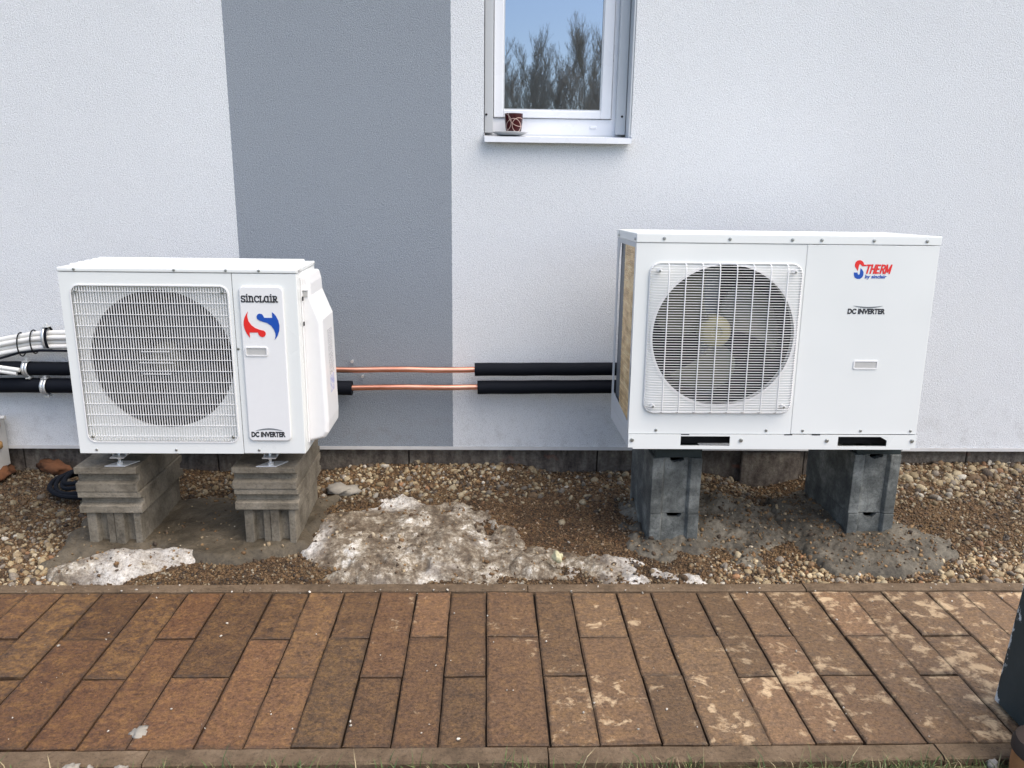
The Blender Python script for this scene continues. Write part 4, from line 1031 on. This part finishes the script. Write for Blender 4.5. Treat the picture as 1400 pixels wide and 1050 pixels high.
# ================================================================== PIPES AND CABLES
YP = 3.925
def pipe(name, label, cat, group, parts, loc):
    t = thing(name, loc, label, cat, group)
    for pn, pts, r, mt in parts:
        MB().tube(pts, r, 20).build(pn, mt, t, smooth=True)
    return t
zu, zl = .608, .515
def wob(x0, x1, z, r=0, n=14, amp=.0008, y=YP, dz=0.): return [(x0 + (x1 - x0) * q / n, y, z + dz * q / n + amp * math.sin(q * 1.7 + x0 * 5)) for q in range(n + 1)]
pipe('copper_pipe', 'upper copper pipe with black insulation on its right half', 'pipe', 'copper pipes between the units',
     [('tube', wob(-.92, .9, zu, dz=.010, amp=.0022), .0145, 'copper'), ('insulation', wob(-.064, .95, zu + .006, dz=.01), .033, 'foam')], (-.9, YP, zu))
pipe('copper_pipe', 'lower copper pipe with black insulation at both ends', 'pipe', 'copper pipes between the units',
     [('tube', wob(-.92, .9, zl, dz=.016, amp=.0018), .0140, 'copper'), ('insulation', wob(-.95, -.678, zl, n=6), .036, 'foam'), ('insulation', wob(-.050, .95, zl + .006, dz=.012), .0345, 'foam')], (-.9, YP, zl))
pipe('insulated_pipe', 'upper thick black insulated pipe left of the air conditioner', 'pipe', 'black pipes left of the air conditioner', [('insulation', wob(-3.6, -1.35, .598, amp=.002, dz=.012), .034, 'foam')], (-2.4, YP, .6))
pipe('insulated_pipe', 'lower thick black insulated pipe left of the air conditioner', 'pipe', 'black pipes left of the air conditioner', [('insulation', wob(-3.6, -1.35, .508, amp=.002, dz=.018), .037, 'foam')], (-2.4, YP, .51))
for q in range(4):
    z0 = .786 - q * .022; yy = YP - .005 - (.012 if q % 2 else 0)
    pts = [(-3.4, yy + .02, z0 - .16), (-2.75, yy, z0 - .10), (-2.45, yy, z0 - .052), (-2.32, yy, z0 - .026), (-2.22, yy, z0 - .008), (-2.12, yy, z0), (-2.0, yy, z0 + .002), (-1.4, yy, z0 + .004)]
    lab = ['topmost white cable of the bundle', 'second white cable from the top of the bundle', 'third white cable from the top of the bundle', 'lowest white cable of the bundle'][q]
    tag(MB().tube(pts, .0122, 12).build('white_cable', 'cable', smooth=True), lab + ' left of the air conditioner', 'cable', 'white cables left of the air conditioner')
tag(MB().tube([(-3.4, YP - .03, .55), (-2.75, YP - .03, .605), (-2.38, YP - .03, .660), (-2.28, YP - .03, .690), (-2.18, YP - .03, .702), (-1.5, YP - .03, .700)], .006, 8).build('black_cable', 'foam', smooth=True), 'thin black cable under the white cable bundle', 'cable')
for xq, zc, lab in ((-2.272, .728, 'black tie round the white cables, nearer the photo edge'), (-2.208, .742, 'black tie round the white cables, nearer the clamp')):
    pts = [(xq + .012 * math.cos(a) * .3, YP - .012 + .032 * math.cos(a), zc + .058 * math.sin(a)) for a in np.linspace(0, 2 * math.pi, 25)]
    tag(MB().tube(pts, .0032, 6, cap=False).build('cable_tie', 'tie', smooth='all'), lab, 'cable tie', 'cable ties on the white bundle')
def clamp(xq, zc, rz, ry, mat, label):
    t = thing('pipe_clamp', (xq, YP, zc), label, 'clamp', 'metal pipe clamps left of the air conditioner')
    for dx in (-.007, .007):
        m = MB(); n = 28; loop = [(YP - .006 + ry * math.cos(2 * math.pi * k / n), zc + rz * math.sin(2 * math.pi * k / n)) for k in range(n)]
        v = []; 
        for (a, b) in loop: v += [(xq + dx - .0062, a, b), (xq + dx + .0062, a, b)]
        f = [(2 * k, 2 * k + 1, 2 * ((k + 1) % n) + 1, 2 * ((k + 1) % n)) for k in range(n)]
        o = MB().add(v, f).build('band', mat if dx > 0 else 'zinc', t, smooth='all'); s = o.modifiers.new('thick', 'SOLIDIFY'); s.thickness = .003; s.offset = 1
    m = MB().lathe([(.005, 0), (.005, .020)], (xq + .004, YP - .012, zc + rz - .002), 'Z', 8).lathe([(.009, .010), (.009, .018)], (xq + .004, YP - .012, zc + rz - .002), 'Z', 6).box(xq - .012, xq + .018, YP - .03, YP + .01, zc + rz + .002, zc + rz + .005); m.build('bolt', 'zinc', t)
    MB().box(xq - .004, xq + .018, YP - .03, YP + .005, zc - rz - .011, zc - rz - .004).lathe([(.005, -.016), (.005, .0)], (xq + .008, YP - .014, zc - rz), 'Z', 8).build('lower_bolt', 'zinc', t)
    return t
clamp(-2.145, .760, .054, .036, 'foam', 'metal clamp with black lining round the white cables')
clamp(-2.262, .606, .036, .036, 'zinc', 'metal clamp on the upper black pipe')
clamp(-2.183, .516, .040, .040, 'zinc', 'metal clamp on the lower black pipe')
for q, (dz, x1, lab) in enumerate(((.012, -2.272, 'cut end of white plastic conduit lying on the upper black pipe'), (-.006, -2.288, 'lower cut white plastic conduit on the upper black pipe'))):
    tag(MB().tube([(-2.9, 3.86, .70 + dz), (-2.45, 3.865, .625 + dz), (x1, 3.868, .598 + dz)], .0105, 12).build('white_conduit', 'cable', smooth=True), lab, 'conduit', 'white conduit ends')
for xq, zq, lab in ((-.682, .640, 'small zinc wall screw above the upper copper pipe'), (-.633, .562, 'small zinc wall screw between the two copper pipes')):
    t = MB().lathe([(.004, 0), (.004, -.026), (.008, -.027), (.008, -.032)], (xq, 3.9995, zq), 'Y', 8).build('wall_screw', 'zinc', smooth=True); tag(t, lab, 'screw', 'screws left in the wall')
# left edge: plastic box with foam and pipe stub
t = thing('meter_box', (-2.55, 3.93, .1), 'pale grey plastic box at the left edge of the wall base', 'box')
MB().box(-2.75, -2.452, 3.88, 3.985, .085, .338).build('body', 'boxplastic', t, bevel=.004)
MB().tube([(-2.75, 3.915, .354), (-2.405, 3.915, .354)], .0105, 12).build('pipe_stub', 'boxplastic', t, smooth=True)
for zq, r, s in ((.318, .022, 1), (.30, .014, 4), (.215, .020, 2)):
    v, f = ico(3); rr2 = 1 + .4 * fbm(v[:, 0] * 2 + s, v[:, 1] * 2 + v[:, 2], 3); P = v * rr2[:, None] * r * np.array([.7, .8, 1.1]) + np.array([-2.444, 3.90, zq])
    me = bpy.data.meshes.new('foam'); me.from_pydata(P.tolist(), [], f.tolist()); finish('foam', me, 'pufoam', t, smooth='all')
# coil of black hose
m = MB(); pts = []
for q in range(5 * 28):
    a = 2 * math.pi * q / 28; lp = q / 28.; rr2 = .165 - .012 * lp + .012 * math.sin(lp * 5)
    pts.append((-1.93 + rr2 * 1.15 * math.cos(a), 3.74 + rr2 * math.sin(a) * .95, .075 + .010 * lp + .022 * math.sin(a + .6) + .01 * math.sin(a * 2 + lp)))
m.tube(pts, .0105, 8)
tag(m.build('hose_coil', 'foam', smooth=True), 'coil of thin black hose on the gravel behind the leftmost stack', 'hose')

# ================================================================== RIGHT FOREGROUND
tag(MB().prism([(1.567, .006), (1.72, .006), (1.757, .60), (1.604, .60)], 1.79, 2.12, 'XZ').build('post', 'post', bevel=.006), 'dark teal painted post with chipped edge at the right end of the path', 'post')
t = thing('cut_log', (1.53, 1.80, -.02), 'rounded orange brown log with dark bark in the lower right corner', 'log')
MB().lathe([(.070, 0), (.072, .04), (.071, .088)], (1.492, 1.795, -.01), 'Z', 28).build('wood', 'wood', t, smooth=True)
MB().lathe([(.0705, .080), (.0765, .086), (.077, .105), (.070, .124), (.052, .134), (.01, .137)], (1.492, 1.795, -.01), 'Z', 28).build('bark', 'bark', t, smooth=True)

# ------------------------------------------------------------------ grass along the front kerb
def grass():
    rng = np.random.default_rng(5); N = 15000
    x = rng.uniform(-2.6, 2.6, N); y = 1.872 - rng.gamma(1.6, .11, N)
    dens = .35 + .65 * sstep(-.15, .25, fbm(x * 3.5, y * 3.5, 3) + .1) ; dens *= .25 + .75 * sstep(-1.0, -.5, x); k = (rng.random(N) < dens) & (y > .8); x, y = x[k], y[k]; n = len(x)
    L = rng.gamma(5, .0075, n).clip(.012, .075); a = rng.uniform(0, 2 * math.pi, n); lean = rng.uniform(.15, 1.0, n); w = rng.uniform(.0009, .0021, n)
    dx, dy = np.cos(a), np.sin(a); px, py = -dy * w, dx * w; b = np.stack([x, y, np.full(n, -.010)], -1)
    def at(t): return b + np.stack([dx * L * lean * t * t, dy * L * lean * t * t, L * t * (1 - .35 * lean * t)], -1)
    side = np.stack([px, py, 0 * px], -1)
    V = np.stack([b - side, b + side, at(.55) - side * .8, at(.55) + side * .8, at(1.)], 1)
    base = (np.arange(n) * 5)[:, None]
    F4 = base + np.array([[0, 1, 3, 2]]); F3 = base + np.array([[2, 3, 4]])
    me = bpy.data.meshes.new('grass'); me.from_pydata(V.reshape(-1, 3).tolist(), [], F4.tolist() + F3.tolist())
    pal = np.array([(.075, .12, .03), (.11, .15, .045), (.26, .22, .10), (.36, .29, .16), (.05, .085, .025)]); c = pal[rng.choice(5, n, p=[.3, .2, .2, .12, .18])] * rng.uniform(.7, 1.2, n)[:, None]
    at_ = me.attributes.new('tint', 'FLOAT_COLOR', 'POINT'); c4 = np.ones((n, 5, 4), np.float32); c4[:, :, :3] = c[:, None, :]; at_.data.foreach_set('color', c4.ravel())
    return finish('grass', me, 'grass')
tag(grass(), 'patchy winter grass with dry stalks along the front kerb', 'grass', kind='stuff')

# ------------------------------------------------------------------ bare trees behind the camera (seen mirrored in the window pane)
def tree_mesh(seed, H):
    rnd = random.Random(seed); tr = MB(); cr = MB()
    pts = [Vector((rnd.uniform(-.08, .08) * q, rnd.uniform(-.08, .08) * q, H * q / 7)) for q in range(8)]
    tr.tube(pts, [.085 * (1 - q / 7.3) for q in range(8)], 7)
    def grow(p, d, L, r, lev):
        n = 3; ps = [p]; q = p
        for i in range(n):
            d = (d + Vector((rnd.uniform(-.14, .14), rnd.uniform(-.14, .14), rnd.uniform(.02, .22)))).normalized(); q = q + d * L / n; ps.append(q)
        cr.tube(ps, [max(.0045, r * (1 - .75 * i / n)) for i in range(n + 1)], 3, cap=False)
        if lev < 3:
            for _ in range((6, 5, 4)[lev]):
                t = rnd.uniform(.15, 1.); k = min(n - 1, int(t * n)); b = ps[k].lerp(ps[k + 1], t * n - k)
                dd = (d + Vector((rnd.uniform(-.6, .6), rnd.uniform(-.6, .6), rnd.uniform(.0, .5)))).normalized()
                grow(b, dd, L * rnd.uniform(.38, .62), r * .42, lev + 1)
    for q in range(34):
        h = rnd.uniform(.10, .97); k = min(6, int(h * 7)); b = pts[k].lerp(pts[k + 1], h * 7 - k); a = rnd.uniform(0, 6.283)
        grow(b, Vector((math.cos(a), math.sin(a), rnd.uniform(1.0, 2.2))).normalized(), H * (.36 - .24 * h), .024, 0 if h < .8 else 1)
    return tr, cr
def place_tree(src, loc, rz, s, label, group):
    r = src['root'].copy(); COL.objects.link(r)
    r.location = loc; r.rotation_euler = (0, 0, rz); r.scale = (s, s, s)
    for ch in src['parts']:
        c = ch.copy(); COL.objects.link(c); c.parent = r
    tag(r, label, 'tree', group); return r
src = []
for q, (seed, H) in enumerate(((21, 8.4), (22, 8.9), (23, 7.6))):
    tr, cr = tree_mesh(seed, H)
    root = bpy.data.objects.new('bare_tree', None); COL.objects.link(root)
    a = tr.build('trunk', 'treebark'); b = cr.build('crown', 'treebark')
    for o in (a, b): o.parent = root
    src.append({'root': root, 'parts': [a, b]})
G = 'bare trees mirrored in the window'
spots = [(0, 2.2, -38.0, .9, 1., 'bare tree mirrored at the left side of the window pane'), (1, 5.4, -39.5, 2.2, 1.06, 'tallest bare tree mirrored in the middle of the window pane'), (2, 8.4, -37.5, .3, .98, 'bare tree mirrored at the right side of the window pane'),
         (1, .4, -43., 4.1, .96, 'further bare tree showing between the mirrored trees at left'), (0, 7.0, -44., 5.0, .9, 'further bare tree showing between the mirrored trees at right'), (2, 3.9, -42.5, 1.4, .95, 'slender bare tree mirrored between the left and middle trees'),
         (0, -2.4, -40., 3.3, .97, 'bare tree beyond the left edge of the window reflection'), (1, 11.2, -41., 1.0, .92, 'bare tree beyond the right edge of the window reflection')]
used = set()
for k, lx, ly, rz, s, lab in spots:
    if k in used: place_tree(src[k], (lx, ly, -.05), rz, s, lab, G)
    else:
        r = src[k]['root']; r.location = (lx, ly, -.05); r.rotation_euler = (0, 0, rz); r.scale = (s, s, s); tag(r, lab, 'tree', G); used.add(k)

for q in range(14):
    sr = src[q % 3]; place_tree(sr, (-3.5 + q * 1.25 + random.uniform(-.3, .3), -47. - 2.5 * (q % 3), -.05), q * 1.9, .95 + .22 * ((q * 7) % 4) / 3, 'bare tree in the dense hazy row mirrored low in the window pane', 'dense row of bare trees mirrored low in the pane')
